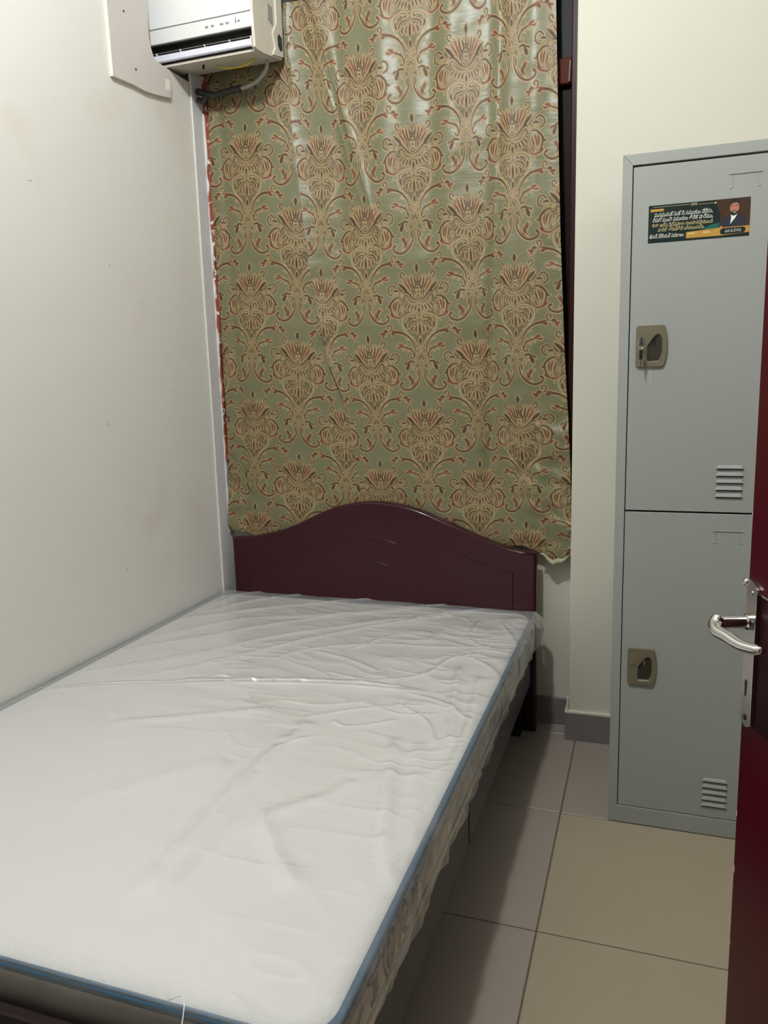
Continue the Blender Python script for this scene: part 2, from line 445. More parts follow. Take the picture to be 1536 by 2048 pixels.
# heart scroll
K([(10, 600), (40, 560), (120, 560), (190, 610), (200, 690), (150, 770), (128, 770)], 3, 0.0, prof='flat', fill=False, outw=5)
K([(15, 620), (60, 585), (130, 590), (168, 650), (150, 710)], 3, 0.0, prof='flat', fill=False, outw=4)
K([(48, 600), (60, 604)], 17, 0.1, prof='flat', curve=False)
K([(10, 655), (60, 640), (105, 660), (128, 700), (105, 712)], 16, 0.3)
K([(155, 640), (165, 680), (140, 730)], 20, 0.05, prof='leaf')
K([(0, 660), (0, 740), (0, 815)], 26, 0.3, prof='leaf'); K([(25, 680), (45, 730), (40, 780)], 20, 0.7, prof='leaf'); K([(65, 690), (92, 730), (85, 770)], 18, 0.2, prof='leaf')
K([(0, 830), (0, 865), (0, 900)], 28, 0.05, prof='leaf')
K([(120, 790), (60, 860), (20, 930)], 3, 0, prof='flat', fill=False, outw=4); K([(70, 820), (110, 800)], 8, 0.05, outw=4); K([(60, 850), (95, 860)], 8, 0.05, outw=4); K([(40, 890), (62, 920)], 8, 0.05, outw=4)
# star leaf and crest
K([(0, 925), (0, 985)], 22, 0.4, prof='leaf'); K([(8, 975), (40, 945)], 12, 0.5); K([(50, 1010), (38, 1045)], 12, 0.3); K([(12, 990), (36, 1010)], 14, 0.5)
K([(0, 1000), (55, 1050), (58, 1105), (0, 1148)], 6, 0.0, curve=False, prof='flat')
K([(0, 1062), (0, 1085)], 14, 0.1, prof='leaf', outw=6); K([(12, 1092), (38, 1080)], 13, 0.1, prof='leaf', outw=6); K([(10, 1108), (28, 1122)], 13, 0.1, prof='leaf', outw=6)
# upper arms
K([(62, 1015), (72, 920), (120, 830), (200, 772), (290, 752)], 26, 0.4, prof='end')
K([(285, 752), (318, 775)], 30, 0.75, curve=False, prof='flat', outw=7); K([(285, 750), (318, 740)], 16, 0.75, curve=False, prof='flat', outw=7)
K([(128, 850), (165, 838)], 16, 0.3, prof='leaf')
# leaf beyond the arm, with the small ring
K([(335, 745), (375, 748)], 14, 0.2, outw=8); K([(372, 745), (400, 738), (425, 745)], 26, 0.5, prof='leaf'); K([(395, 750), (440, 770), (470, 762)], 22, 0.7, prof='leaf'); K([(400, 755), (430, 795), (445, 815)], 20, 0.9, prof='leaf'); K([(385, 750), (395, 790)], 14, 0.4)
K([(340, 735), (322, 700), (345, 672), (372, 690), (362, 712)], 11, 0.1, prof='flat')
# oak leaf
K([(70, 1030), (110, 965), (175, 935), (215, 925)], 16, 0.3); K([(185, 940), (225, 905), (262, 905)], 26, 0.9, prof='leaf'); K([(205, 925), (260, 935), (280, 915)], 20, 0.9, prof='leaf')
K([(150, 945), (172, 905)], 15, 0.6, prof='leaf'); K([(170, 945), (205, 968)], 17, 0.9, prof='leaf'); K([(120, 968), (158, 985)], 14, 0.4, prof='leaf'); K([(112, 965), (118, 930)], 13, 0.2)
K([(90, 1000), (78, 1045), (105, 1062), (122, 1042)], 12, 0.3, prof='flat')
# lower leaf beside crest
K([(75, 1110), (120, 1095), (160, 1105)], 20, 0.1); K([(140, 1110), (165, 1160), (175, 1200)], 36, 0.4, prof='leaf'); K([(150, 1110), (190, 1120), (205, 1145)], 18, 0.5, prof='leaf'); K([(130, 1130), (120, 1165)], 18, 0.15, prof='leaf'); K([(85, 1150), (100, 1190)], 12, 0.1)
# lower arms with flame leaf and curl
K([(22, 1170), (36, 1290), (95, 1385), (175, 1425), (245, 1405), (272, 1365), (250, 1335)], 20, 0.5, prof='taper')
K([(262, 1352), (245, 1340)], 22, 0.5, prof='flat', curve=False)
K([(40, 1175), (50, 1230), (52, 1270)], 13, 0.05); K([(60, 1190), (70, 1240)], 10, 0.1); K([(60, 1290), (100, 1360), (150, 1395)], 9, 0.7)
K([(165, 1385), (130, 1340), (140, 1280), (165, 1240)], 20, 0.6, prof='leaf'); K([(150, 1330), (160, 1280), (192, 1262)], 14, 0.8, prof='leaf'); K([(120, 1370), (108, 1320), (112, 1280)], 12, 0.6)
# assemble the repeat (full period 1240 x 1540 units, half drop)
tw, th = int(1240 * S), int(1540 * S)
L_ = [np.zeros((th, tw)) for _ in range(4)]
for ox, oy in ((0, 0), (620, 770)):
    ys = (np.arange(ch) + int(oy * S)) % th; xs = (np.arange(cw) + int(ox * S) - int(500 * S)) % tw
    for Lr, A in zip(L_, (A_mass, A_out, A_fill, C_red)):
        sub = Lr[np.ix_(ys, xs)]
        if Lr is L_[3]: Lr[np.ix_(ys, xs)] = np.where(A_fill > 0.3, A, sub)
        else: Lr[np.ix_(ys, xs)] = np.maximum(sub, A)
c_green = np.array(s2l((108, 107, 78))); c_mass = np.array(s2l((92, 80, 50))); c_out = np.array(s2l((166, 143, 102)))
c_brn = np.array(s2l((60, 42, 16))); c_red = np.array(s2l((110, 56, 32)))
def mix(a, b, t): return a * (1 - t[..., None]) + b * t[..., None]
TILE = np.ones((th, tw, 3)) * c_green
TILE = mix(TILE, c_mass, L_[0] * 0.85)
TILE = mix(TILE, c_out, L_[1])
f = L_[2]; fc = c_brn * (1 - L_[3][..., None]) + c_red * L_[3][..., None]
TILE = TILE * (1 - f[..., None]) + fc * f[..., None]
GOLD = np.clip(L_[0] * .5 + L_[1] + L_[2], 0, 1)
# 3x3 box filter so that vertex sampling stays smooth
def blur(a):
    return (a + np.roll(a, 1, 0) + np.roll(a, -1, 0)) / 3
def blur2(a):
    return (a + np.roll(a, 1, 1) + np.roll(a, -1, 1)) / 3
TILE = blur2(blur(TILE))

# ================================================================== CURTAIN
nr, nc = 900, 640
zt = np.linspace(2.50, 0.0, nr)
cc = np.linspace(-0.80, 6.80, nc)
Zrow = 2.50 - (np.arange(nr) / (nr - 1)) * 1.9        # nominal height
Cg, Zg = np.meshgrid(cc, Zrow)
ip = np.interp
def lin(z, tab):
    tab = sorted(tab); return ip(z, [a for a, b in tab], [b for a, b in tab])
xe_l = lin(Zrow, [(2.5, -1.527), (2.307, -1.531), (1.907, -1.540), (1.366, -1.535), (.985, -1.538), (.67, -1.549)])
xA = lin(Zrow, [(2.159, -1.386), (1.718, -1.399), (1.265, -1.414), (.831, -1.431)])
xD = lin(Zrow, [(2.344, -.950), (1.871, -.943), (1.398, -.949), (.960, -.915)])
xE = lin(Zrow, [(2.108, -.769), (1.627, -.763), (1.168, -.746), (.75, -.735)])
xF = lin(Zrow, [(2.338, -.583), (1.855, -.584), (1.393, -.561), (.957, -.549)])
xG = lin(Zrow, [(2.124, -.439), (1.634, -.431), (1.162, -.419), (.752, -.388)])
xR = lin(Zrow, [(2.366, -.303), (1.934, -.291), (1.662, -.282), (1.316, -.266), (.988, -.245), (.646, -.2335)])
xf = lin(Zrow, [(2.5, -1.21), (2.18, -1.200), (2.03, -1.190), (1.88, -1.176), (1.65, -1.153), (1.53, -1.136), (1.42, -1.118), (1.3, -1.095), (1.18, -1.05), (.9, -1.0), (.6, -.97)])
sr = lin(Zrow, [(2.5, .15), (2.1, .148), (1.65, .168), (1.2, .155), (.9, .17)])
cfR = 3 - (xD - xf) / sr
cfL = (xf - xA) / 0.190
hid = np.maximum(cfR - cfL, 0.03)
X = np.zeros_like(Cg); 
for r in range(nr):
    a, b = cfL[r], max(cfR[r], cfL[r] + .03)
    X[r] = np.interp(cc, [-.8, 0, a, b, 3, 4, 5, 6, 6.8], [xe_l[r], xA[r], xf[r] - .0015, xf[r] + .0015, xD[r], xE[r], xF[r], xG[r], xR[r]])
def sst(a, b, x):
    t = np.clip((x - a) / (b - a), 0, 1); return t * t * (3 - 2 * t)
# depth: gentle hanging folds plus the sharp overlap
XF = xf[:, None]
d = X - XF
topw = sst(0.8, 1.8, Zg)
Yd = np.zeros_like(X)
Yd += -0.024 * np.exp(-np.clip(d, 0, 9) / 0.05) * (d > 0) * (0.35 + 0.65 * topw)
Yd += 0.014 * np.exp(-np.clip(-d, 0, 9) / 0.03) * (d <= 0) * (0.35 + 0.65 * topw)
for x0, k, wd, am, za, zb in ((-0.64, .0, .05, .012, .9, 1.8), (-0.86, -.02, .045, .010, 1.2, 2.1), (-0.50, .03, .022, -.012, .7, 1.0), (-1.03, .0, .03, -.008, 1.0, 1.9), (-0.37, .0, .035, .008, .9, 1.6), (-1.34, .02, .05, .006, 1.0, 2.0), (-1.48, -.01, .02, -.006, .5, .8), (-0.72, .03, .03, -.007, 1.1, 2.2)):
    Yd -= am * np.exp(-((X - x0 - k * (Zg - 1.5)) / wd) ** 2) * sst(za, zb, Zg)
# second pleat from the top (closes by z about 2)
x2 = -1.075 + (2.36 - Zg) * 0.29
Yd -= 0.014 * np.exp(-np.abs(X - x2) / 0.016) * sst(1.55, 2.1, Zg)
Yd -= 0.006 * np.exp(-np.abs(X - x2 + .03) / 0.02) * sst(1.55, 2.1, Zg)
Yd += 0.0022 * vnoise(X * 9, Zg * 14, 1) + 0.0012 * vnoise(X * 22 + 3, Zg * 30, 2)
# crumpled lower right corner and lower left corner
cr = sst(-0.50, -0.30, X) * sst(1.35, 1.0, Zg)
Yd += cr * (0.007 * vnoise(X * 14 + Zg * 12, Zg * 20 - X * 8, 5) + 0.004 * vnoise(X * 40, Zg * 36 + X * 30, 6))
cl = sst(-1.40, -1.53, X) * sst(1.2, .9, Zg)
Yd += cl * 0.006 * vnoise(X * 18 + Zg * 8, Zg * 18, 7)
Y = 2.610 + Yd
Y = Y - 0.010 * sst(0.9, 0.62, Zg)
Y = np.clip(Y, 2.572, 2.642)
ac_ = (X < -1.15) & (Zg > 2.2)
Y = np.where(ac_, np.maximum(Y, 2.590), Y)
hb = Zg < 0.84
Y = np.where(hb, np.maximum(Y, 2.594), Y)
# hem line
zb = np.interp(X, [-1.56, -1.53, -1.46, -1.40, -.70, -.40, -.345, -.315, -.291, -.268, -.25, -.23], [.688, .674, .665, .64, .63, .66, .640, .615, .596, .606, .622, .642])
tt = (2.50 - Zg) / 1.9
Zw = 2.50 - tt * (2.50 - zb)
lower = sst(0.75, 1.0, tt)
Zw = np.where(True, (2.50 - tt * 1.9) * (1 - lower) + Zw * lower, Zw)
Zw = np.maximum(Zw, zb - 0.0001 * 0)
# pattern coordinates (columns C,E,G... have their medallion tip at v = 0,1,2...)
v = np.interp(-Zw, [-2.589, -2.108, -1.630, -1.170, -0.742, -0.30], [-1, 0, 1, 2, 3, 4.03])
v += 0.105 * sst(-1.0, -1.45, X) * -1 * (-1)          # the left part hangs a little higher
v -= 0.02 * sst(-.6, -.4, X) * -1
u = Cg                                                # one unit = half a period
px = ((u / 2.0) * tw); py = v * th
xi = np.floor(px).astype(int); yi = np.floor(py).astype(int)
fx = (px - xi)[..., None]; fy = (py - yi)[..., None]
def T_(a, b): return TILE[b % th, a % tw]
colr = (T_(xi, yi) * (1 - fx) + T_(xi + 1, yi) * fx) * (1 - fy) + (T_(xi, yi + 1) * (1 - fx) + T_(xi + 1, yi + 1) * fx) * fy
gold = GOLD[yi % th, xi % tw]
me = grid_mesh('curtain', X, Y, Zw)
at = me.color_attributes.new('print', 'FLOAT_COLOR', 'POINT')
at.data.foreach_set('color', np.concatenate([colr, gold[..., None]], -1).reshape(-1).astype(np.float32))
m = bpy.data.materials.new('curtain_brocade'); m.use_nodes = True
nt = m.node_tree; b = nt.nodes['Principled BSDF']
an = nt.nodes.new('ShaderNodeAttribute'); an.attribute_name = 'print'
nt.links.new(an.outputs['Color'], b.inputs['Base Color'])
mr = nt.nodes.new('ShaderNodeMapRange'); mr.inputs['To Min'].default_value = 0.38; mr.inputs['To Max'].default_value = 0.55
nt.links.new(an.outputs['Alpha'], mr.inputs['Value']); nt.links.new(mr.outputs['Result'], b.inputs['Roughness'])
b.inputs['Specular IOR Level'].default_value = 0.45
b.inputs['Sheen Weight'].default_value = 0.15
tc = nt.nodes.new('ShaderNodeTexCoord'); wv = nt.nodes.new('ShaderNodeTexNoise'); wv.inputs['Scale'].default_value = 25
mp = nt.nodes.new('ShaderNodeMapping'); mp.inputs['Scale'].default_value = (0.6, 0.6, 2.5)
nt.links.new(tc.outputs['Object'], mp.inputs['Vector']); nt.links.new(mp.outputs['Vector'], wv.inputs['Vector'])
bp = nt.nodes.new('ShaderNodeBump'); bp.inputs['Strength'].default_value = 0.12; bp.inputs['Distance'].default_value = 0.01
ml = nt.nodes.new('ShaderNodeMath'); ml.operation = 'MULTIPLY_ADD'; ml.inputs[1].default_value = 0.25
nt.links.new(an.outputs['Alpha'], ml.inputs[0]); nt.links.new(wv.outputs['Fac'], ml.inputs[2])
nt.links.new(ml.outputs['Value'], bp.inputs['Height']); nt.links.new(bp.outputs['Normal'], b.inputs['Normal'])
M['brocade'] = m
cu = thing('curtain', 'sage green damask curtain with gold and rust medallions hanging over the window', 'curtain', (-.89, 2.61, .62))
link('drape', me, m, cu)
# pale underside turned up at the lower right corner of the hem
M['lining'] = mat('curtain_underside', (158, 158, 128), 0.6, var=0.05, vscale=20)
nh = 40
tq = np.linspace(0, 1, nh)[None, :]; sq = np.linspace(0, 1, 8)[:, None]
hx = -0.338 + 0.098 * tq + 0 * sq
hz0 = np.interp(hx, [-.345, -.315, -.291, -.268, -.25, -.235], [.640, .614, .595, .605, .620, .638])
hz = hz0 + 0.020 * sq * np.sin(np.pi * tq) ** .6 + 0.003 * np.sin(tq * 14)
hy = 2.586 - 0.006 * np.sin(np.pi * sq) + 0.003 * np.sin(tq * 11) + 0.004 * sq
o = link('hem_fold', grid_mesh('hem_fold', hx, hy, hz), M['lining'], cu)
sm = o.modifiers.new('solid', 'SOLIDIFY'); sm.thickness = 0.0015
o['label'] = 'pale turned-up hem corner'
rod = obj('curtain_rod', tube(bmesh.new(), [(XL + .01, 2.615, 2.515), (PX0 - .005, 2.615, 2.515)], .009, 14), M['wood_rod'], cu, smooth=True)

# ================================================================== BED
bed = thing('bed', 'single bed with arched maroon headboard and charcoal side rails under the wrapped mattress', 'bed', (-.95, 1.65, 0))
HF, HK = 2.548, 2.584
head = [(-1.509, .652), (-1.45, .656), (-1.393, .666), (-1.34, .677), (-1.286, .693), (-1.232, .714), (-1.18, .739), (-1.14, .757), (-1.098, .775), (-1.06, .787), (-1.019, .797), (-.975, .804), (-.931, .807), (-.888, .806), (-.846, .801), (-.80, .792), (-.754, .779), (-.718, .766), (-.682, .750), (-.637, .733), (-.593, .714), (-.55, .696), (-.505, .679), (-.47, .667), (-.436, .657), (-.39, .649), (-.345, .645)]
hp = [(-1.509, .13)] + head + [(-.345, .0), (-.425, .0), (-.425, .13)]
bm = prism(bmesh.new(), hp, 'y', HF, HK, 0.010, 4)
hb_ = obj('headboard', bm, M['maroon'], bed, smooth=True, sharp=50)
bm = prism(bmesh.new(), [(-1.509, 0), (-1.509, .13), (-1.43, .13), (-1.43, 0)], 'y', HF, HK, .003)
obj('leg', bm, M['maroon'], bed)
# routed grooves: raised inner panel
pan = [(-1.443, .44), (-1.443, .566), (-1.40, .572), (-1.33, .588), (-1.25, .62), (-1.17, .662), (-1.10, .697), (-1.042, .716), (-1.0, .723), (-.963, .726), (-.92, .726), (-.886, .722), (-.84, .714), (-.793, .703), (-.747, .688), (-.701, .669), (-.65, .648), (-.594, .625), (-.545, .603), (-.497, .588), (-.46, .579), (-.424, .575), (-.424, .44)]
bm = prism(bmesh.new(), pan, 'y', HF - .0035, HF + .004, 0.0, 2)
bmesh.ops.bevel(bm, geom=[e for e in bm.edges if all(abs(v.co.y - (HF - .0035)) < 1e-6 for v in e.verts)], offset=0.0034, segments=3, profile=0.5, affect='EDGES')
obj('raised_panel', bm, M['maroon'], hb_, smooth=True, sharp=60)
for arc in ([(-1.09, .628), (-1.06, .650), (-1.014, .667), (-.97, .675), (-.936, .676), (-.89, .671), (-.85, .660), (-.804, .637)],
            [(-1.02, .565), (-.98, .580), (-.939, .587), (-.905, .584), (-.872, .574)]):
    c = catmull([(a, HF - .0035, z) for a, z in arc], 6)
    n = len(c); rr = [0.0045 * (0.25 + 0.75 * math.sin(math.pi * (i + .5) / n)) for i in range(n)]
    obj('arc_moulding', tube(bmesh.new(), c, rr, 8, flat=((0, 1, 0), .6)), M['maroon'], hb_, smooth=True)
# side rails, foot board, legs, slats
RZ0, RZ1 = .182, .322
obj('side_rail', box(-.385, -.362, .714, HF, RZ0, RZ1, .003), M['railbed'], bed)
obj('side_rail', box(-1.53, -1.507, .714, HF, RZ0, RZ1, .003), M['railbed'], bed)
obj('rail_joint', box(-.3625, -.361, 1.568, 1.576, RZ0 + .002, RZ1 - .002), M['blackgap'], bed)
obj('footboard', box(-1.53, -.362, .694, .714, .15, .392, .004), M['bedleg'], bed)
for x0 in (-1.51, -.43):
    obj('leg', box(x0, x0 + .06, .715, .775, 0, .181, .003), M['bedleg'], bed)
obj('leg', box(-.44, -.39, 2.50, HF, 0, .294, .003), M['bedleg'], bed)
for k in range(11):
    y = .82 + k * .16
    obj('slat', box(-1.508, -.385, y, y + .08, .295, .318, .002, 1), M['bedleg'], bed)

# ================================================================== MATTRESS
mt = thing('mattress', 'thin white mattress with blue piping still wrapped in clear plastic on the bed', 'mattress', (-.95, 1.64, .322))
MX0, MX1, MY0, MY1, MZ0, MZ1 = -1.548, -.352, .735, 2.537, .326, .436
def rrect(x0, x1, y0, y1, r, n=8, per=26):
    r = max(r, 0.0005)
    pts = []
    for (cx, cy, a0) in ((x1 - r, y1 - r, 0), (x0 + r, y1 - r, 90), (x0 + r, y0 + r, 180), (x1 - r, y0 + r, 270)):
        arc = [(cx + r * math.cos(math.radians(a0 + 90 * k / n)), cy + r * math.sin(math.radians(a0 + 90 * k / n))) for k in range(n + 1)]
        pts += arc
    out = []
    N = len(pts)
    for i in range(N):
        p, q = pts[i], pts[(i + 1) % N]
        out.append(p)
        if (i + 1) % (n + 1) == 0:
            for k in range(1, per): out.append((p[0] + (q[0] - p[0]) * k / per, p[1] + (q[1] - p[1]) * k / per))
    return out
def rings_mesh(prof, r0, capb=True, fn=None):
    bm = bmesh.new(); rings = []
    for ins, z in prof:
        P = rrect(MX0 + ins, MX1 - ins, MY0 + ins, MY1 - ins, max(r0 - ins, .002))
        rings.append([bm.verts.new((x, y, z if fn is None else fn(x, y, z))) for x, y in P])
    n = len(rings[0])
    for i in range(len(rings) - 1):
        for k in range(n): bm.faces.new((rings[i][k], rings[i][(k + 1) % n], rings[i + 1][(k + 1) % n], rings[i + 1][k]))
    return bm, rings
pr = [(.3, MZ0), (.012, MZ0), (.004, MZ0 + .008), (.0, MZ0 + .02), (-.001, .5 * (MZ0 + MZ1)), (0, MZ1 - .016), (.003, MZ1 - .009)]
bm, rg = rings_mesh(pr, .06); bm.faces.new(rg[0])
obj('side_band', bm, M['side'], mt, smooth=True)
pr = [(.003, MZ1 - .009), (.006, MZ1 - .004), (.012, MZ1 - .0005), (.022, MZ1 + .0025), (.045, MZ1 + .004), (.1, MZ1 + .005), (.2, MZ1 + .0045), (.35, MZ1 + .004), (.5, MZ1 + .004), (.58, MZ1 + .004)]
bm, rg = rings_mesh(pr, .06); bm.faces.new(rg[-1])
obj('top_panel', bm, M['fabric'], mt, smooth=True)
for zz, nm in ((MZ1 - .004, 'piping'), (MZ0 + .008, 'piping')):
    P = rrect(MX0 - .001, MX1 + .001, MY0 - .001, MY1 + .001, .06, 8, 60)
    bm = bmesh.new(); n = len(P); rings = []
    for i in range(n):
        p = Vector((P[i][0], P[i][1], zz)); q = Vector((P[(i + 1) % n][0], P[(i + 1) % n][1], zz)); o_ = Vector((P[i - 1][0], P[i - 1][1], zz))
        t = (q - o_).normalized(); a = Vector((t.y, -t.x, 0)); ring = []
        rr = .0076 if zz > .4 else .004
        for k in range(8):
            th_ = 2 * math.pi * k / 8
            ring.append(bm.verts.new(p + a * rr * math.cos(th_) + Vector((0, 0, 1)) * rr * math.sin(th_)))
        rings.append(ring)
    for i in range(n):
        for k in range(8): bm.faces.new((rings[i][k], rings[i][(k + 1) % 8], rings[(i + 1) % n][(k + 1) % 8], rings[(i + 1) % n][k]))
    o = obj(nm, bm, M['piping'] if zz > .4 else M['side'], mt, smooth=True)
    if zz > .4: o['label'] = 'blue edge piping'

# handwriting in marker on the side band: strokes given as (y, z)
bm = bmesh.new()
def ink(pts, r=.0028):
    c = catmull([(MX1 + .0022, a, b_) for a, b_ in pts], 4) if len(pts) > 2 else [Vector((MX1 + .0022, a, b_)) for a, b_ in pts]
    tube(bm, c, r, 6, flat=((1, 0, 0), .5))
def glyph(y0, z0, w_, h_, strokes):
    for s in strokes: ink([(y0 + a * w_, z0 + b_ * h_) for a, b_ in s])
# strokes in a 0..1 box, x runs towards the head, y up
glyph(1.085, .352, .05, .060, [[(.1, .85), (.9, .85)], [(.5, 1), (.5, .1)], [(.2, .6), (.8, .6)], [(.15, .4), (.85, .4)], [(.3, .75), (.3, .2)], [(.7, .75), (.7, .2)], [(.1, .1), (.9, .1)]])
glyph(1.015, .350, .055, .062, [[(.0, 1), (.35, .5), (.1, .0)], [(.5, .9), (.95, .7), (.5, .55), (.95, .35)], [(.45, .3), (.9, .05)], [(.7, 1), (.7, .0)], [(.5, .15), (1, .5)]])
glyph(.945, .350, .055, .062, [[(.15, .95), (.0, .5), (.25, .0)], [(.4, .9), (.9, .9), (.85, .2), (.4, .15), (.4, .9)], [(.42, .5), (.88, .5)], [(.6, .7), (.7, .3)]])
glyph(.880, .348, .055, .065, [[(.0, .8), (.5, .6), (1, .95)], [(.5, .6), (.45, .1)], [(.7, .7), (.65, .0)], [(.2, .15), (.8, .2)]])
glyph(.800, .345, .06, .05, [[(.0, .2), (.5, .5), (1, .8)], [(.2, .1), (.3, .5)], [(.5, .2), (.6, .7)]])
o = obj('handwriting', bm, M['ink'], mt, smooth=True); o['label'] = 'dark marker handwriting on the side band'

# plastic wrapping
def px2xy(px_, py_, z=MZ1 + .006):
    r = right * (px_ - 768) + down * (py_ - 1024) + fwd * FPX
    t = (z - H) / r.z
    return (r.x * t, r.y * t)
LX = MX1 - MX0; nxp, nyp = 430, 700
OV, OVY = .118, .10
s_ = np.linspace(0, LX + OV, nxp)[None, :] + np.zeros((nyp, 1))
t_ = np.linspace(-OVY, (MY1 - MY0) + .006, nyp)[:, None] + np.zeros((1, nxp))
xs = MX0 + .004 + np.minimum(s_, LX); ys = MY0 + np.maximum(t_, 0)
os_ = np.maximum(s_ - LX, 0); ot_ = np.maximum(-t_, 0)
Wk = np.zeros_like(xs)
def ridge(pts, amp, wd, soft=False, fade=0.12):
    global Wk
    Q = [px2xy(*p) for p in pts]
    Q = [(q.x, q.y) for q in catmull([(a, b_, 0) for a, b_ in Q], 5)] if len(Q) > 2 else Q
    D = np.full(xs.shape, 1e9); TT = np.zeros_like(xs)
    seg = [math.dist(Q[i], Q[i + 1]) for i in range(len(Q) - 1)]; tot = sum(seg); acc = 0
    for i in range(len(Q) - 1):
        ax, ay = Q[i]; dx, dy = Q[i + 1][0] - ax, Q[i + 1][1] - ay
        tt = np.clip(((xs - ax) * dx + (ys - ay) * dy) / (dx * dx + dy * dy + 1e-12), 0, 1)
        dd = np.hypot(xs - ax - tt * dx, ys - ay - tt * dy)
        better = dd < D
        D = np.where(better, dd, D); TT = np.where(better, (acc + tt * seg[i]) / tot, TT); acc += seg[i]
    prof = np.exp(-(D / wd) ** 2) if soft else np.exp(-np.abs(D) / wd)
    Wk = Wk + 1.45 * amp * prof * sst(0, fade, TT) * sst(1, 1 - fade, TT)
ridge([(330, 1366), (450, 1365), (560, 1366), (700, 1371), (870, 1386)], .0112, .0132, True, .22)
ridge([(60, 1380), (220, 1370), (380, 1365), (480, 1366)], .006, .006)
for p in ([(980, 1203), (700, 1228), (470, 1262), (190, 1308)], [(1020, 1215), (760, 1245), (560, 1272), (330, 1320), (120, 1350)], [(800, 1196), (600, 1210), (440, 1228), (330, 1240)],
          [(900, 1212), (720, 1228), (480, 1240), (300, 1275)], [(640, 1186), (520, 1200), (410, 1222)], [(560, 1180), (470, 1192), (430, 1205)], [(950, 1225), (700, 1262), (420, 1325), (230, 1362)]):
    ridge(p, .0045, .006)
for p in ([(540, 1318), (640, 1296), (760, 1290), (880, 1296), (1000, 1296)], [(640, 1340), (740, 1362), (850, 1350), (900, 1320), (980, 1308)], [(700, 1300), (800, 1270), (880, 1285)], [(620, 1300), (700, 1320), (760, 1345)],
          [(800, 1385), (880, 1405), (950, 1450)], [(930, 1310), (990, 1345), (1010, 1390)], [(700, 1395), (800, 1430), (880, 1428)], [(600, 1440), (720, 1420), (860, 1412)], [(560, 1400), (640, 1412), (740, 1404)],
          [(660, 1440), (700, 1455), (800, 1440)], [(960, 1240), (940, 1280), (990, 1300)], [(1000, 1245), (1020, 1270), (1035, 1290)], [(780, 1405), (850, 1440), (870, 1490)], [(640, 1470), (560, 1500), (520, 1530)]):
    ridge(p, .0030, .0055)
for p, a_, w_ in (([(640, 1430), (500, 1560), (380, 1690), (250, 1830)], .006, .03), ([(520, 1630), (560, 1720), (600, 1790)], .004, .018), ([(790, 1470), (775, 1600), (770, 1700), (795, 1800)], .005, .014), ([(840, 1480), (830, 1600), (820, 1700)], .003, .014),
                  ([(920, 1330), (905, 1420), (900, 1500)], .004, .012), ([(960, 1350), (940, 1440), (900, 1540)], .003, .01), ([(200, 1450), (420, 1430), (560, 1420)], .003, .016), ([(120, 1620), (300, 1560), (470, 1520)], .002, .03), ([(500, 1640), (640, 1600), (720, 1560)], .003, .02)):
    ridge(p, a_, w_, True)
# finer crumple, stronger towards the head and the right edge
amp = 0.25 + 0.75 * sst(1.2, 1.9, ys) * sst(-1.45, -1.1, xs) + 0.35 * sst(-.75, -.45, xs)
ang = xs * .35 + ys
wx = xs + .03 * vnoise(xs * 6, ys * 6, 11); wy = ys + .03 * vnoise(xs * 6, ys * 6, 12)
Wk *= 1 + .18 * vnoise(xs * 30, ys * 40, 41)
r1 = 1 - np.abs(vnoise(wx * 4, wy * 15, 13)); r2 = 1 - np.abs(vnoise(wx * 9 + wy * 6, wy * 26, 14))
Wk += amp * (.0042 * r1 ** 4 * np.clip(vnoise(xs * 3, ys * 5, 16) + .5, 0, 1) + .0017 * r2 ** 4) + .0010 * vnoise(xs * 9, ys * 14, 15)
ztop = MZ1 + .0065 + Wk
# drape over the right side and over the foot
wav = .006 * vnoise(ys * 11, os_ * 9, 20) + .004 * vnoise(ys * 31, os_ * 16, 21)
bend = .012
def fold_over(o_):                      # distance beyond the edge -> (outward, downward)
    return np.minimum(o_, bend) * .55, np.maximum(o_ - bend * .35, 0)
ox, dz1 = fold_over(os_); oy, dz2 = fold_over(ot_)
headflare = sst(2.38, 2.55, ys)
hemw = .80 + .10 * vnoise(ys * 5.5, ys * 0 + 2.2, 22) + .07 * vnoise(ys * 15, ys * 0 + .2, 23)
onside = sst(0, .02, os_)
Xp = xs + ox + onside * (.003 + np.abs(wav) * 1.1 + .0035 * vnoise(ys * 23, os_ * 12 + 1, 25) ** 2 + headflare * .022 * sst(0, .05, os_))
Yp = ys - oy - sst(0, .02, ot_) * (.003 + .5 * np.abs(.008 * vnoise(xs * 11, ot_ * 9, 30)))
Zp = ztop * (1 - sst(0, .014, np.maximum(os_, ot_))) + (MZ1 + .004) * sst(0, .014, np.maximum(os_, ot_)) - np.where(os_ > ot_, dz1 * hemw, dz2 * .92) - np.where((os_ > 0) & (ot_ > 0), .0, 0)
Xp = np.maximum(Xp, XL + .002)
me = grid_mesh('plastic_wrap', Xp, Yp, Zp)
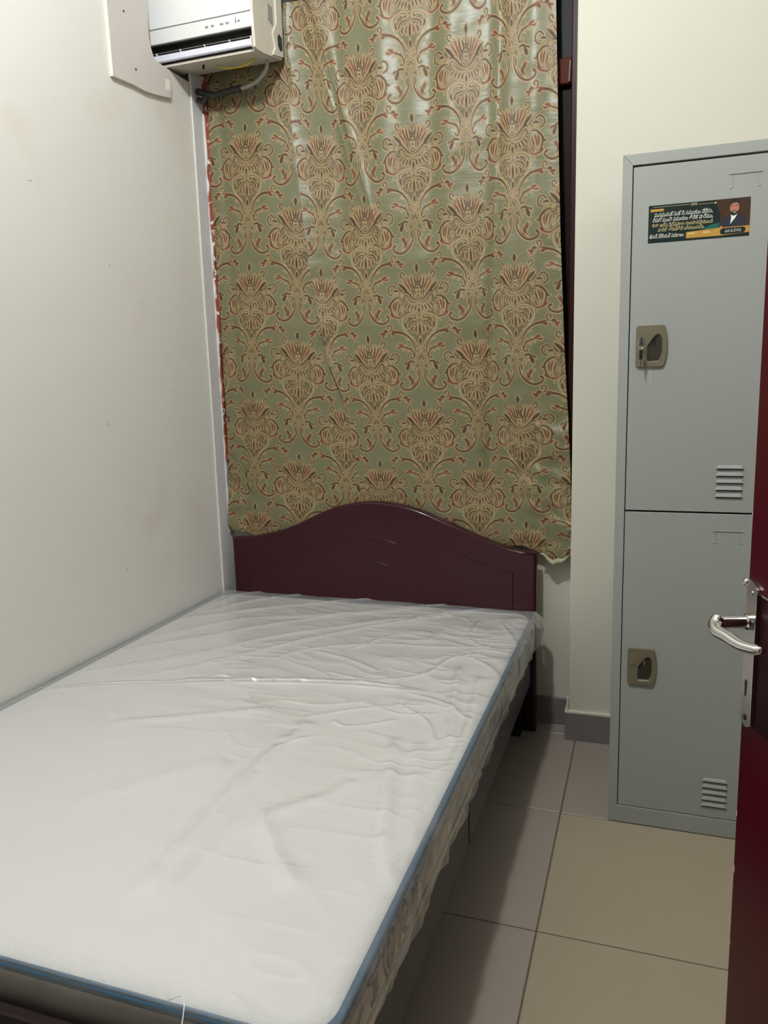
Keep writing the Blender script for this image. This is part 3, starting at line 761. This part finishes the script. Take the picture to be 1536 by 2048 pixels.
# crumpled film looks milky, film drawn tight over the long edges stays clear
edge = np.maximum(sst(LX - .035, LX - .008, s_), sst(.035, .008, t_))
milk = .29 * (1 - edge) + edge * (.06 + .25 * sst(1.9, 2.5, ys) + .06 * np.clip(vnoise(ys * 17, os_ * 20, 50), 0, 1))
ma = me.attributes.new('milkiness', 'FLOAT', 'POINT'); ma.data.foreach_set('value', milk.ravel().astype(np.float32))
m = bpy.data.materials.new('clear_plastic'); m.use_nodes = True; nt = m.node_tree
for n_ in list(nt.nodes): nt.nodes.remove(n_)
out = nt.nodes.new('ShaderNodeOutputMaterial'); tr = nt.nodes.new('ShaderNodeBsdfTransparent'); tr.inputs[0].default_value = (.97, .975, .975, 1)
df = nt.nodes.new('ShaderNodeBsdfDiffuse'); df.inputs[0].default_value = (*s2l((232, 230, 226)), 1)
gl = nt.nodes.new('ShaderNodeBsdfGlossy'); gl.inputs['Roughness'].default_value = .2; gl.inputs[0].default_value = (1, 1, 1, 1)
m1 = nt.nodes.new('ShaderNodeMixShader'); m1.inputs[0].default_value = .30
m2 = nt.nodes.new('ShaderNodeMixShader'); fr = nt.nodes.new('ShaderNodeFresnel'); fr.inputs[0].default_value = 1.5
nt.links.new(tr.outputs[0], m1.inputs[1]); nt.links.new(df.outputs[0], m1.inputs[2])
av = nt.nodes.new('ShaderNodeAttribute'); av.attribute_name = 'milkiness'; nt.links.new(av.outputs['Fac'], m1.inputs[0])
nt.links.new(m1.outputs[0], m2.inputs[1]); nt.links.new(gl.outputs[0], m2.inputs[2]); f2 = nt.nodes.new('ShaderNodeMath'); f2.operation = 'MULTIPLY'; f2.use_clamp = True; f2.inputs[1].default_value = 1.5
nt.links.new(fr.outputs[0], f2.inputs[0]); nt.links.new(f2.outputs[0], m2.inputs[0]); nt.links.new(m2.outputs[0], out.inputs[0])
o = link('plastic_wrap', me, m, mt); o['label'] = 'wrinkled clear plastic wrapping'
# loose thread at the foot edge
x0, y0 = px2xy(338, 2008); x1, y1 = px2xy(366, 2048)
c = catmull([(x0, y0, MZ1 + .012), ((x0 + x1) / 2 + .004, (y0 + y1) / 2 + .012, MZ1 + .022), (x1, y1, MZ1 + .012), (x1 + .004, y1 - .02, MZ1 + .0)], 6)
obj('loose_thread', tube(bmesh.new(), c, .0007, 6), M['acwhite'], mt, smooth=True)

# ================================================================== AIR CONDITIONER (passes through the left partition)
ac = thing('air_conditioner', 'white split air conditioner on the back wall, passing through the left partition', 'air conditioner', (-1.45, 2.58, 2.30))
AX0, AX1 = -2.02, -1.219
side_prof = [(2.588, 2.322), (2.455, 2.297), (2.402, 2.292), (2.395, 2.297), (2.391, 2.356), (2.388, 2.40), (2.392, 2.50), (2.41, 2.585), (2.45, 2.605), (2.588, 2.605)]   # (y, z)
# right end cap and the bottom shell (with the outlet opening left free)
bm = prism(bmesh.new(), side_prof, 'x', AX1 - .012, AX1, .004, 3)
obj('end_cap', bm, M['accream'], ac, smooth=True, sharp=40)
bm = bmesh.new()
XI = AX1 - .0115
prism(bm, [(2.588, 2.322), (2.455, 2.297), (2.411, 2.290), (2.411, 2.298), (2.455, 2.306), (2.588, 2.330)], 'x', AX0, XI)
obj('bottom_shell', bm, M['accream'], ac)
bm = bmesh.new(); bx(bm, AX0, XI, 2.50, 2.588, 2.33, 2.60); obj('back_casing', bm, M['acdark'], ac)
bm = bmesh.new(); prism(bm, [(2.41, 2.585), (2.45, 2.605), (2.50, 2.605), (2.50, 2.59), (2.43, 2.58)], 'x', AX0, XI); obj('top_shell', bm, M['acwhite'], ac)
# outlet throat, vane and flap
bm = bmesh.new(); prism(bm, [(2.398, 2.362), (2.50, 2.40), (2.50, 2.39), (2.398, 2.355)], 'x', AX0, XI); prism(bm, [(2.50, 2.40), (2.50, 2.33), (2.49, 2.33), (2.49, 2.40)], 'x', AX0, XI)
obj('outlet_throat', bm, M['acfan'], ac)
bm = bmesh.new(); prism(bm, [(2.404, 2.3335), (2.46, 2.352), (2.46, 2.349), (2.404, 2.3315)], 'x', AX0, XI - .004)
obj('upper_vane', bm, M['acfan'], ac)
for k in range(4):
    x = XI - .088 - k * .092
    obj('vane_pivot', box(x, x + .0035, 2.402, 2.45, 2.327, 2.334), M['accream'], ac)
bm = bmesh.new(); prism(bm, [(2.396, 2.322), (2.394, 2.304), (2.398, 2.301), (2.405, 2.302), (2.407, 2.306), (2.403, 2.326)], 'x', AX0, XI - .006, .001, 1)
obj('flap', bm, M['acflap'], ac, smooth=True, sharp=30)
bm = bmesh.new(); prism(bm, [(2.395, 2.330), (2.392, 2.300), (2.408, 2.298), (2.41, 2.322)], 'x', XI - .006, XI - .002); obj('flap_end', bm, M['acwhite'], ac)
# front panel and display strip
bm = prism(bmesh.new(), [(2.3905, 2.356), (2.4, 2.356), (2.4, 2.397), (2.3865, 2.397)], 'x', AX0, AX1 - .001, .0015, 2)
strip = obj('display_strip', bm, M['acwhite'], ac, smooth=True, sharp=40)
bm = bmesh.new(); prism(bm, [(2.3855, 2.4005), (2.396, 2.4005), (2.40, 2.58), (2.388, 2.58), (2.3835, 2.50)], 'x', AX0, AX1 - .008, .002, 2)
obj('front_panel', bm, M['acwhite'], ac, smooth=True, sharp=40)
for x, wv_ in ((-1.392, .004), (-1.386, .003), (-1.371, .004), (-1.365, .003), (-1.338, .005), (-1.330, .003), (-1.318, .004), (-1.311, .004), (-1.282, .0015), (-1.274, .003), (-1.27, .002)):
    obj('indicator_mark', box(x, x + wv_, 2.3864, 2.389, 2.374, 2.379), M['print'], strip)
obj('indicator_mark', box(-1.283, -1.281, 2.3862, 2.389, 2.372, 2.388), M['print'], strip)
# back moulding on the end: recess, vent hole, clip
bm = prism(bmesh.new(), [(2.51, 2.312), (2.53, 2.34), (2.515, 2.38), (2.545, 2.42), (2.545, 2.60), (2.588, 2.60), (2.588, 2.33)], 'x', AX1 - .002, AX1 + .006, .002, 2)
obj('end_moulding', bm, M['accream'], ac, smooth=True, sharp=40)
obj('end_recess', prism(bmesh.new(), [(2.548, 2.352), (2.546, 2.378), (2.556, 2.392), (2.578, 2.386), (2.58, 2.348), (2.562, 2.340)], 'x', AX1 + .004, AX1 + .0068), M['acdark'], ac)
obj('end_clip', prism(bmesh.new(), [(2.49, 2.415), (2.525, 2.405), (2.525, 2.46), (2.49, 2.46)], 'x', AX1 - .001, AX1 + .0025, .001, 1), M['acback'], ac)
# pipe, tape and wire below
c = catmull([(-1.255, 2.545, 2.315), (-1.262, 2.548, 2.285), (-1.295, 2.552, 2.258), (-1.335, 2.556, 2.246), (-1.372, 2.56, 2.244)], 8)
o = obj('drain_hose', tube(bmesh.new(), c, .0065, 12), M['hose'], ac, smooth=True)
c = catmull([(-1.366, 2.56, 2.245), (-1.42, 2.562, 2.243), (-1.48, 2.565, 2.240), (-1.545, 2.568, 2.262)], 6)
o = obj('taped_joint', tube(bmesh.new(), c, .011, 12), M['tape'], ac, smooth=True)
bm = bmesh.new(); tube(bm, catmull([(-1.50, 2.56, 2.25), (-1.52, 2.565, 2.225), (-1.545, 2.57, 2.235)], 5), .009, 8)
obj('pipe_wrap', bm, M['tape'], ac, smooth=True)
c = catmull([(-1.275, 2.50, 2.303), (-1.31, 2.49, 2.287), (-1.35, 2.49, 2.284), (-1.39, 2.495, 2.292), (-1.43, 2.50, 2.306)], 6)
obj('earth_wire', tube(bmesh.new(), c, .003, 8), M['yellow'], ac, smooth=True)
bm = bmesh.new(); cyl(bm, (-1.452, 2.462, 2.298), (-1.452, 2.460, 2.286), .004, 10); obj('screw', bm, M['black'], ac)

# gypsum board patch on the partition, cut around the unit
bd = thing('cover_board', 'grey white gypsum board patch screwed on the left wall beside the air conditioner', 'board', (XL, 2.2, 2.16))
poly = [(2.099, 2.66), (2.097, 2.355), (2.099, 2.158), (2.20, 2.166), (2.26, 2.166), (2.33, 2.176), (2.402, 2.190), (2.410, 2.235), (2.404, 2.272), (2.36, 2.278), (2.335, 2.280), (2.318, 2.284), (2.305, 2.31), (2.298, 2.34), (2.302, 2.42), (2.296, 2.66)]
bm = bmesh.new(); prism(bm, poly, 'x', XL + .0005, XL + .0125)
bmesh.ops.recalc_face_normals(bm, faces=bm.faces[:])
me = bpy.data.meshes.new('board'); 
for f_ in bm.faces: f_.material_index = 0 if abs(f_.normal.x) > .5 else 1
bm.to_mesh(me); bm.free(); link('board', me, [M['board'], M['boardedge']], bd)
for (yy, zz) in ((2.215, 2.215), (2.175, 2.365)):
    bm = bmesh.new(); cyl(bm, (XL + .012, yy, zz), (XL + .0135, yy, zz), .0035, 12); obj('screw', bm, M['black'], bd)
bm = bmesh.new()
prism(bm, [(2.372, 2.205), (2.398, 2.212), (2.400, 2.245), (2.374, 2.240)], 'x', XL + .0126, XL + .0131)
obj('paper_tear', bm, M['boardedge'], bd)

# ================================================================== LOCKER
LX0, LX1, LY0, LY1, LZ = -.0765, .302, 2.062, 2.50, 1.756
lk = thing('locker', 'tall grey metal locker with two stacked doors beside the column', 'locker', ((LX0 + LX1) / 2, 2.28, 0))
fw = .0235
bm = bmesh.new()
bx(bm, LX0, LX0 + .001, LY0, LY1, 0, LZ); bx(bm, LX1 - .001, LX1, LY0, LY1, 0, LZ)
bx(bm, LX0, LX1, LY1 - .001, LY1, 0, LZ); bx(bm, LX0 + .0005, LX1 - .0005, LY0 + .001, LY1, LZ - .001, LZ - .0002); bx(bm, LX0 + .001, LX1 - .001, LY0 + .022, LY1 - .001, .045, .046)
bx(bm, LX0 + .001, LX1 - .001, LY0 + .022, LY1 - .001, .875, .885)
obj('body', bm, M['locker'], lk)
bm = bmesh.new()
prism(bm, [(LX0, 0), (LX0, LZ), (LX0 + fw, LZ - .026), (LX0 + fw, .050)], 'y', LY0, LY0 + .02, .0012, 2)
obj('stile', bm, M['locker'], lk)
bm = bmesh.new()
prism(bm, [(LX1, 0), (LX1, LZ), (LX1 - fw, LZ - .026), (LX1 - fw, .050)], 'y', LY0, LY0 + .02, .0012, 2)
obj('stile', bm, M['locker'], lk)
bm = bmesh.new(); prism(bm, [(LX0, LZ), (LX1, LZ), (LX1 - fw, LZ - .026), (LX0 + fw, LZ - .026)], 'y', LY0, LY0 + .02, .0012, 2); obj('top_rail', bm, M['locker'], lk)
bm = bmesh.new(); prism(bm, [(LX0, 0), (LX1, 0), (LX1 - fw, .050), (LX0 + fw, .050)], 'y', LY0, LY0 + .02, .0012, 2); obj('bottom_rail', bm, M['locker'], lk)
obj('inner_shadow_plate', box(LX0 + fw - .002, LX1 - fw + .002, LY0 + .019, LY0 + .021, .04, LZ - .02), M['blackgap'], lk)
def dshape(x0, x1, z0, z1, r=.006, bul=.006, n=10):
    P = [(x0, z0 + r), (x0, z1 - r), (x0 + r * .3, z1 - r * .3), (x0 + r, z1)]
    P += [(x1 - .014, z1), (x1 - .008, z1 - .0015)]
    for k in range(n + 1):
        t = k / n; z = z1 - .006 - t * (z1 - z0 - .012)
        P.append((x1 - .003 + bul * math.sin(math.pi * t) ** .8 - .003, z))
    P += [(x1 - .008, z0 + .0015), (x1 - .014, z0), (x0 + r, z0), (x0 + r * .3, z0 + r * .3)]
    return P
def locker_door(z0, z1, gap_l, lock_c, card_z, vent_z):
    dx0, dx1 = LX0 + fw + gap_l, LX1 - fw - .001
    d = obj('door', box(dx0, dx1, LY0 + .001, LY0 + .018, z0, z1, .0012, 2), M['locker'], lk)
    F = LY0 + .001
    # lock plate with D outline and hollow finger cup
    lx0, lx1, lz0, lz1 = -.034, .038, lock_c - .050, lock_c + .050
    Pl = dshape(lx0, lx1, lz0, lz1)
    cup = [(-.007, lz0 + .010), (-.0095, lz0 + .014), (-.0095, lz0 + .048), (-.007, lz0 + .054), (.004, lz0 + .070), (.010, lz0 + .077), (.016, lz0 + .080), (.022, lz0 + .078), (.027, lz0 + .070), (.0285, lz0 + .055), (.0285, lz0 + .035), (.025, lz0 + .020), (.020, lz0 + .011)]
    # ring mesh: connect outline and cup by bridging through bmesh fill
    bm = bmesh.new()
    yo = F - .006
    vo = [bm.verts.new((x, yo, z)) for x, z in Pl]; vi = [bm.verts.new((x, yo, z)) for x, z in cup]
    eo = [bm.edges.new((vo[i], vo[(i + 1) % len(vo)])) for i in range(len(vo))]; ei = [bm.edges.new((vi[i], vi[(i + 1) % len(vi)])) for i in range(len(vi))]
    bmesh.ops.triangle_fill(bm, edges=eo + ei, use_beauty=True, use_dissolve=False)
    # outer wall slightly flared, inner cup wall
    vo2 = [bm.verts.new((x + (x - .002) * .05, F + .0005, z + (z - lock_c) * .03)) for x, z in Pl]
    for i in range(len(vo)): j = (i + 1) % len(vo); bm.faces.new((vo[i], vo[j], vo2[j], vo2[i]))
    vi2 = [bm.verts.new((.010 + (x - .010) * .86, F - .0005, lock_c - .006 + (z - lock_c + .006) * .88)) for x, z in cup]
    for i in range(len(vi)): j = (i + 1) % len(vi); bm.faces.new((vi[i], vi[j], vi2[j], vi2[i]))
    p = obj('lock_plate', bm, M['lockplate'], d)
    bm = prism(bmesh.new(), [(.010 + (x - .010) * .9, lock_c - .006 + (z - lock_c + .006) * .91) for x, z in cup], 'y', F - .001, F - .0002)
    obj('finger_cup', bm, M['lockcup'], d)
    obj('cup_lip', box(.006, .0085, F - .0055, F - .001, lz0 + .055, lz0 + .070), M['chrome'], d)
    bm = bmesh.new(); cyl(bm, (-.0225, F - .009, lock_c + .013), (-.0225, F - .004, lock_c + .013), .0068, 24); obj('lock_cylinder', bm, M['brushed'], d, smooth=True, sharp=40)
    bm = bmesh.new(); bx(bm, -.0232, -.0218, F - .0094, F - .0088, lock_c + .009, lock_c + .017); obj('key_slot', bm, M['black'], d)
    # pressed card holder
    cx0, cx1 = .166, .229
    bm = bmesh.new()
    bx(bm, cx0 - .004, cx1 + .004, F - .0020, F, card_z + .024, card_z + .0262, .0005, 1)
    bx(bm, cx0 + .004, cx0 + .0055, F - .001, F, card_z - .002, card_z + .020, .0004, 1); bx(bm, cx1 - .0055, cx1 - .004, F - .001, F, card_z - .002, card_z + .020, .0004, 1)
    for xx in (cx0 + .001, cx1 - .001):
        r_ = bmesh.ops.create_icosphere(bm, subdivisions=2, radius=.0036, matrix=Matrix.Translation((xx, F, card_z - .005)) @ Matrix.Diagonal((1, .4, 1, 1)))
    obj('card_holder', bm, M['locker'], d)
    # five pressed louvres
    for k in range(5):
        zc = vent_z + k * .0178
        bm = bmesh.new()
        A_ = [(.162, zc - .004), (.226, zc - .004), (.222, zc + .0048), (.168, zc + .0048)]
        v0 = [bm.verts.new((x, F + .0002, z)) for x, z in A_]
        v1 = [bm.verts.new(p_) for p_ in ((.1635, F - .0045, zc - .0038), (.2245, F - .0045, zc - .0038), (.220, F - .0018, zc + .003), (.1695, F - .0018, zc + .003))]
        bm.faces.new(v1)
        for i in range(4): bm.faces.new((v0[i], v0[(i + 1) % 4], v1[(i + 1) % 4], v1[i]))
        bmesh.ops.bevel(bm, geom=[e for e in bm.edges if all(v in v1 for v in e.verts)], offset=.0008, segments=2, affect='EDGES')
        obj('louvre', bm, M['locker'], d)
        bm = bmesh.new(); bx(bm, .164, .2245, F - .0030, F - .0001, zc - .0062, zc - .0041); obj('louvre_slot', bm, M['blackgap'], d)
    return d
locker_door(.885, 1.7255, .0022, 1.300, 1.662, .928)
locker_door(.052, .8805, .0020, .461, .812, .089)
# stain of old tape below the upper lock
bm = prism(bmesh.new(), [(-.006, 1.249), (.004, 1.249), (.0045, 1.225), (.003, 1.205), (-.001, 1.205), (-.003, 1.230)], 'y', LY0 + .0006, LY0 + .0012)
obj('tape_residue', bm, mat('tape_residue', (158, 159, 148), .5), lk)
# key left in the upper lock
ky = thing('key', 'small key with black head hanging in the upper locker lock', 'key', (-.0225, LY0 - .01, 1.25))
bm = bmesh.new(); bx(bm, -.0236, -.0214, LY0 - .022, LY0 - .006, 1.3105, 1.3155); bx(bm, -.0240, -.0210, LY0 - .029, LY0 - .020, 1.306, 1.322, .0006, 1)
obj('inserted_key', bm, M['black'], ky)
bm = bmesh.new()
ring = [(-.0225 + .008 * math.sin(a), LY0 - .026, 1.304 + .009 * math.cos(a)) for a in np.linspace(0, 2 * math.pi, 25)]
tube(bm, ring, .0007, 6); obj('key_ring', bm, M['chrome'], ky, smooth=True)
bm = box(-.0265, -.0185, LY0 - .028, LY0 - .0245, 1.268, 1.292, .0012, 2); obj('key_head', bm, M['black'], ky)
bm = box(-.0236, -.0212, LY0 - .0268, LY0 - .0258, 1.248, 1.269, .0002, 1); obj('key_blade', bm, M['chrome'], ky)

# ------------------------------------------------------------------ sticker on the upper door
st = thing('sticker', 'dark green printed sticker with a portrait and regional script on the locker door', 'sticker', (.098, LY0 + .001, 1.59))
M['stk'] = mat('sticker_dark_green', (14, 32, 28), .35, var=.25, vscale=18)
M['stkbrown'] = mat('sticker_brown', (62, 40, 24), .35, var=.35, vscale=25)
M['stkgold'] = mat('sticker_gold', (176, 136, 62), .35, var=.2, vscale=20)
M['stkteal'] = mat('sticker_teal', (20, 92, 82), .35)
M['stkwhite'] = mat('sticker_white', (226, 226, 214), .5)
M['stkcream'] = mat('sticker_cream', (206, 190, 140), .5)
M['skin'] = mat('sticker_skin', (168, 112, 84), .5); M['hair'] = mat('sticker_hair', (22, 16, 14), .5); M['suit'] = mat('sticker_suit', (24, 28, 48), .5)
SX0, SX1, SZ0, SZ1 = -.014, .211, 1.546, 1.633
FY = LY0 + .0007
def sp(a, b_):   # 0..1 sticker coordinates (b_ up) -> world x,z
    return (SX0 + a * (SX1 - SX0), SZ0 + b_ * (SZ1 - SZ0))
def flat(name, pts, m_, lay, parent):
    bm = prism(bmesh.new(), [sp(*p) for p in pts], 'y', FY - .0002 * lay, FY - .0002 * lay + .0002); return obj(name, bm, m_, parent)
base = flat('sheet', [(0, 0), (1, 0.0), (1, 1), (0, 1)], M['stk'], 0, st)
flat('portrait_ground', [(.70, .18), (1, .18), (1, .99), (.66, .99), (.72, .6)], M['stkbrown'], 1, base)
flat('teal_patch', [(.52, .22), (.70, .22), (.71, .40), (.62, .36)], M['stkteal'], 1, base)
flat('gold_band', [(.385, .06), (.72, .06), (1, .10), (1, .27), (.72, .27), (.385, .22)], M['stkgold'], 2, base)
flat('name_pill', [(.725, .10), (.715, .16), (.725, .22), (.745, .245), (.945, .245), (.96, .22), (.965, .17), (.955, .12), (.94, .095), (.745, .085)], M['stk'], 3, base)
flat('small_tag', [(.02, .83), (.15, .83), (.155, .90), (.02, .90)], M['stkgold'], 2, base)
flat('top_line', [(.05, .945), (.42, .945), (.42, .952), (.05, .952)], M['stkcream'], 2, base)
flat('top_line', [(.50, .925), (.68, .925), (.68, .932), (.50, .932)], M['stkcream'], 2, base)
flat('year_mark', [(.655, .91), (.668, .91), (.668, .94), (.655, .94)], M['stkwhite'], 3, base)
flat('gold_button', [(.40, .165), (.47, .165), (.47, .195), (.40, .195)], M['stkcream'], 3, base); flat('gold_button', [(.55, .165), (.62, .165), (.62, .195), (.55, .195)], M['stkcream'], 3, base)
# portrait: suit, shirt, face, beard, hair, hand
flat('jacket', [(.735, .27), (.725, .42), (.75, .52), (.80, .56), (.86, .60), (.90, .56), (.94, .53), (.955, .40), (.95, .27)], M['suit'], 3, base)
flat('shirt', [(.812, .34), (.82, .50), (.815, .58), (.845, .54), (.885, .62), (.86, .50)], M['stkwhite'], 4, base)
flat('face', [(.806, .66), (.806, .80), (.82, .88), (.85, .91), (.88, .88), (.893, .80), (.889, .66), (.87, .59), (.848, .565), (.825, .58)], M['skin'], 5, base)
flat('beard', [(.806, .70), (.815, .66), (.83, .665), (.848, .68), (.866, .665), (.882, .66), (.891, .70), (.886, .62), (.868, .57), (.848, .55), (.826, .565), (.81, .62)], M['hair'], 6, base)
flat('smile', [(.832, .645), (.865, .645), (.858, .628), (.840, .628)], M['stkwhite'], 7, base)
flat('hair', [(.798, .80), (.80, .90), (.82, .965), (.85, .985), (.885, .97), (.905, .90), (.903, .79), (.892, .84), (.87, .885), (.83, .875), (.812, .84)], M['hair'], 6, base)
flat('brow', [(.818, .80), (.842, .795), (.842, .812), (.818, .815)], M['hair'], 6, base); flat('brow', [(.858, .795), (.882, .80), (.882, .815), (.858, .812)], M['hair'], 6, base)
flat('hand', [(.715, .27), (.715, .31), (.735, .30), (.742, .27)], M['skin'], 4, base)
def text(name, s, a, b_, size, m_, width=None, lay=4, parent=base, shear=0.0):
    cu_ = bpy.data.curves.new(name, 'FONT'); cu_.body = s; cu_.size = size; cu_.shear = shear; cu_.extrude = .00005
    to = bpy.data.objects.new(name, cu_); COL.objects.link(to)
    bpy.context.view_layer.update()
    dg = bpy.context.evaluated_depsgraph_get()
    me_ = bpy.data.meshes.new_from_object(to.evaluated_get(dg)); bpy.data.objects.remove(to)
    if len(me_.vertices) == 0: return None
    xs_ = [v.co.x for v in me_.vertices]; x_, X_ = min(xs_), max(xs_)
    k = (width * (SX1 - SX0)) / (X_ - x_) if width else 1
    wx_, wz_ = sp(a, b_)
    for v_ in me_.vertices: v_.co = Vector((wx_ + (v_.co.x - x_) * k, FY - .0002 * lay - v_.co.z, wz_ + v_.co.y))
    return link(name, me_, m_, parent)
text('lettering', 'మనమనుకోనుకోని సమయం వేరేదు,', .06, .69, .0125, M['stkwhite'], .58)
text('lettering', 'దినగోమందె సమయం తీసికొవాదేము.', .045, .555, .0125, M['stkwhite'], .60)
text('lettering', 'కాదా అన్న విధ్వమాణ గుణవాదమైయుండి', .04, .42, .0115, M['stkcream'], .605)
text('lettering', 'వాడిలో త్రుప్తిపొందియుందును.', .10, .295, .0115, M['stkcream'], .465)
text('lettering', 'జీసస్ ప్రేయర్ సమాజం', .015, .125, .0115, M['stkwhite'], .345)
text('lettering', 'మన సూరి గారు', .765, .135, .0090, M['stkwhite'], .155, 5)
text('lettering', '2025', .425, .915, .0075, M['stkcream'], .06)

# ================================================================== DOOR (open, at the right edge)
DS = Vector((.1515, 1.25, 0))          # far free edge of the leaf, floor level
ddir = Vector((.30, -.954, 0)).normalized()      # from free edge towards hinge
nrm = Vector((-ddir.y * -1, ddir.x * -1, 0))
nrm = Vector((ddir.y, -ddir.x, 0))
if nrm.x > 0: nrm = -nrm               # faces the bed
def dp(a, n_, z):                      # along leaf, out of face, height
    return DS + ddir * a + nrm * n_ + Vector((0, 0, z))
def dbox(a0, a1, n0, n1, z0, z1, bev=0.0):
    bm = box(a0, a1, n0, n1, z0, z1, bev)
    for v_ in bm.verts: v_.co = dp(v_.co.x, v_.co.y, v_.co.z)
    return bm
dr = obj('door_1', dbox(0, .78, -.04, 0, .01, 2.08, .002), M['door']); struct(dr)
for (a_, z_, s1) in ((.0005, .53, .008), (.0005, .43, .012), (.0005, .40, .006), (.0005, 1.02, .006), (.004, .30, .004), (.02, .12, .006)):
    obj('paint_chip', dbox(a_, a_ + s1 * .4, -.0005, .0004, z_, z_ + s1), M['chip'], dr)
PZ0, PZ1 = .690, .925
# long lever plate
def dprism(pts, n0, n1, bev=0.0):
    bm = prism(bmesh.new(), pts, 'y', n0, n1, bev, 2)
    for v_ in bm.verts: v_.co = dp(v_.co.x, v_.co.y, v_.co.z)
    return bm
pl = [(.006, PZ1 - .002)] + [(.006 + .036 * t, PZ1 + .004 * math.sin(math.pi * t) - .012 * t) for t in np.linspace(.1, .9, 7)] + [(.042, PZ1 - .014)] + [(.042, PZ0 + .012)] + [(.042 - .036 * t, PZ0 + .012 - .013 * math.sin(math.pi * t * .5) + .02 * max(0, t - .5)) for t in np.linspace(.1, 1, 8)]
plate = obj('lock_plate', dprism(pl, -.0004, .0045, .0015), M['brushed'], dr, smooth=True, sharp=40)
obj('plate_rim', dbox(.0405, .0425, .002, .0062, PZ0 + .012, PZ1 - .014, .0005), M['chrome'], plate)
obj('keyhole', dprism([(.016, .757), (.015, .762), (.0175, .768), (.021, .768), (.0235, .762), (.0225, .757), (.0215, .742), (.0165, .742)], .004, .0050), M['black'], plate)
for z_ in (.905, .708):
    bm = bmesh.new(); c0 = dp(.022, .004, z_); cyl(bm, c0, c0 + nrm * .0016, .0045, 16); obj('screw', bm, M['black'] if z_ < .8 else M['chrome'], plate, smooth=True, sharp=40)
obj('dark_maroon_patch', dbox(.0425, .11, -.0004, .0006, PZ0 + .01, PZ1 - .016), M['doordark'], dr)  # darker maroon rectangle beside the lock plate
obj('patch_top_edge', dbox(.0425, .11, .0004, .0022, PZ1 - .018, PZ1 - .0145, .0004), M['chrome'], dr)  # thin chrome strip along the top of the dark rectangle
# latch knob on the edge of the leaf
bm = bmesh.new(); c0 = dp(.002, .003, .918); bmesh.ops.create_icosphere(bm, subdivisions=3, radius=.0065, matrix=Matrix.Translation(c0)); obj('edge_screw', bm, M['chrome'], dr, smooth=True)
# lever handle
SZ = .862
bm = bmesh.new(); tube(bm, [dp(.024, .003, SZ), dp(.024, .012, SZ), dp(.024, .014, SZ), dp(.024, .050, SZ)], [.0125, .0125, .0095, .0095], 24)
sp_ = obj('spindle_neck', bm, M['chrome'], dr, smooth=True, sharp=40)
c = catmull([dp(.020, .050, SZ + .006), dp(.026, .0575, SZ - .002), dp(.040, .060, SZ - .008), dp(.060, .054, SZ - .010), dp(.088, .045, SZ - .014), dp(.119, .028, SZ - .012)], 7)
n = len(c); rr = [.0115 - .004 * (i / n) for i in range(n)]; rr[0] = .006; rr[-1] = .004; rr[-2] = .0065
obj('lever', tube(bmesh.new(), c, rr, 16), M['chrome'], dr, smooth=True)
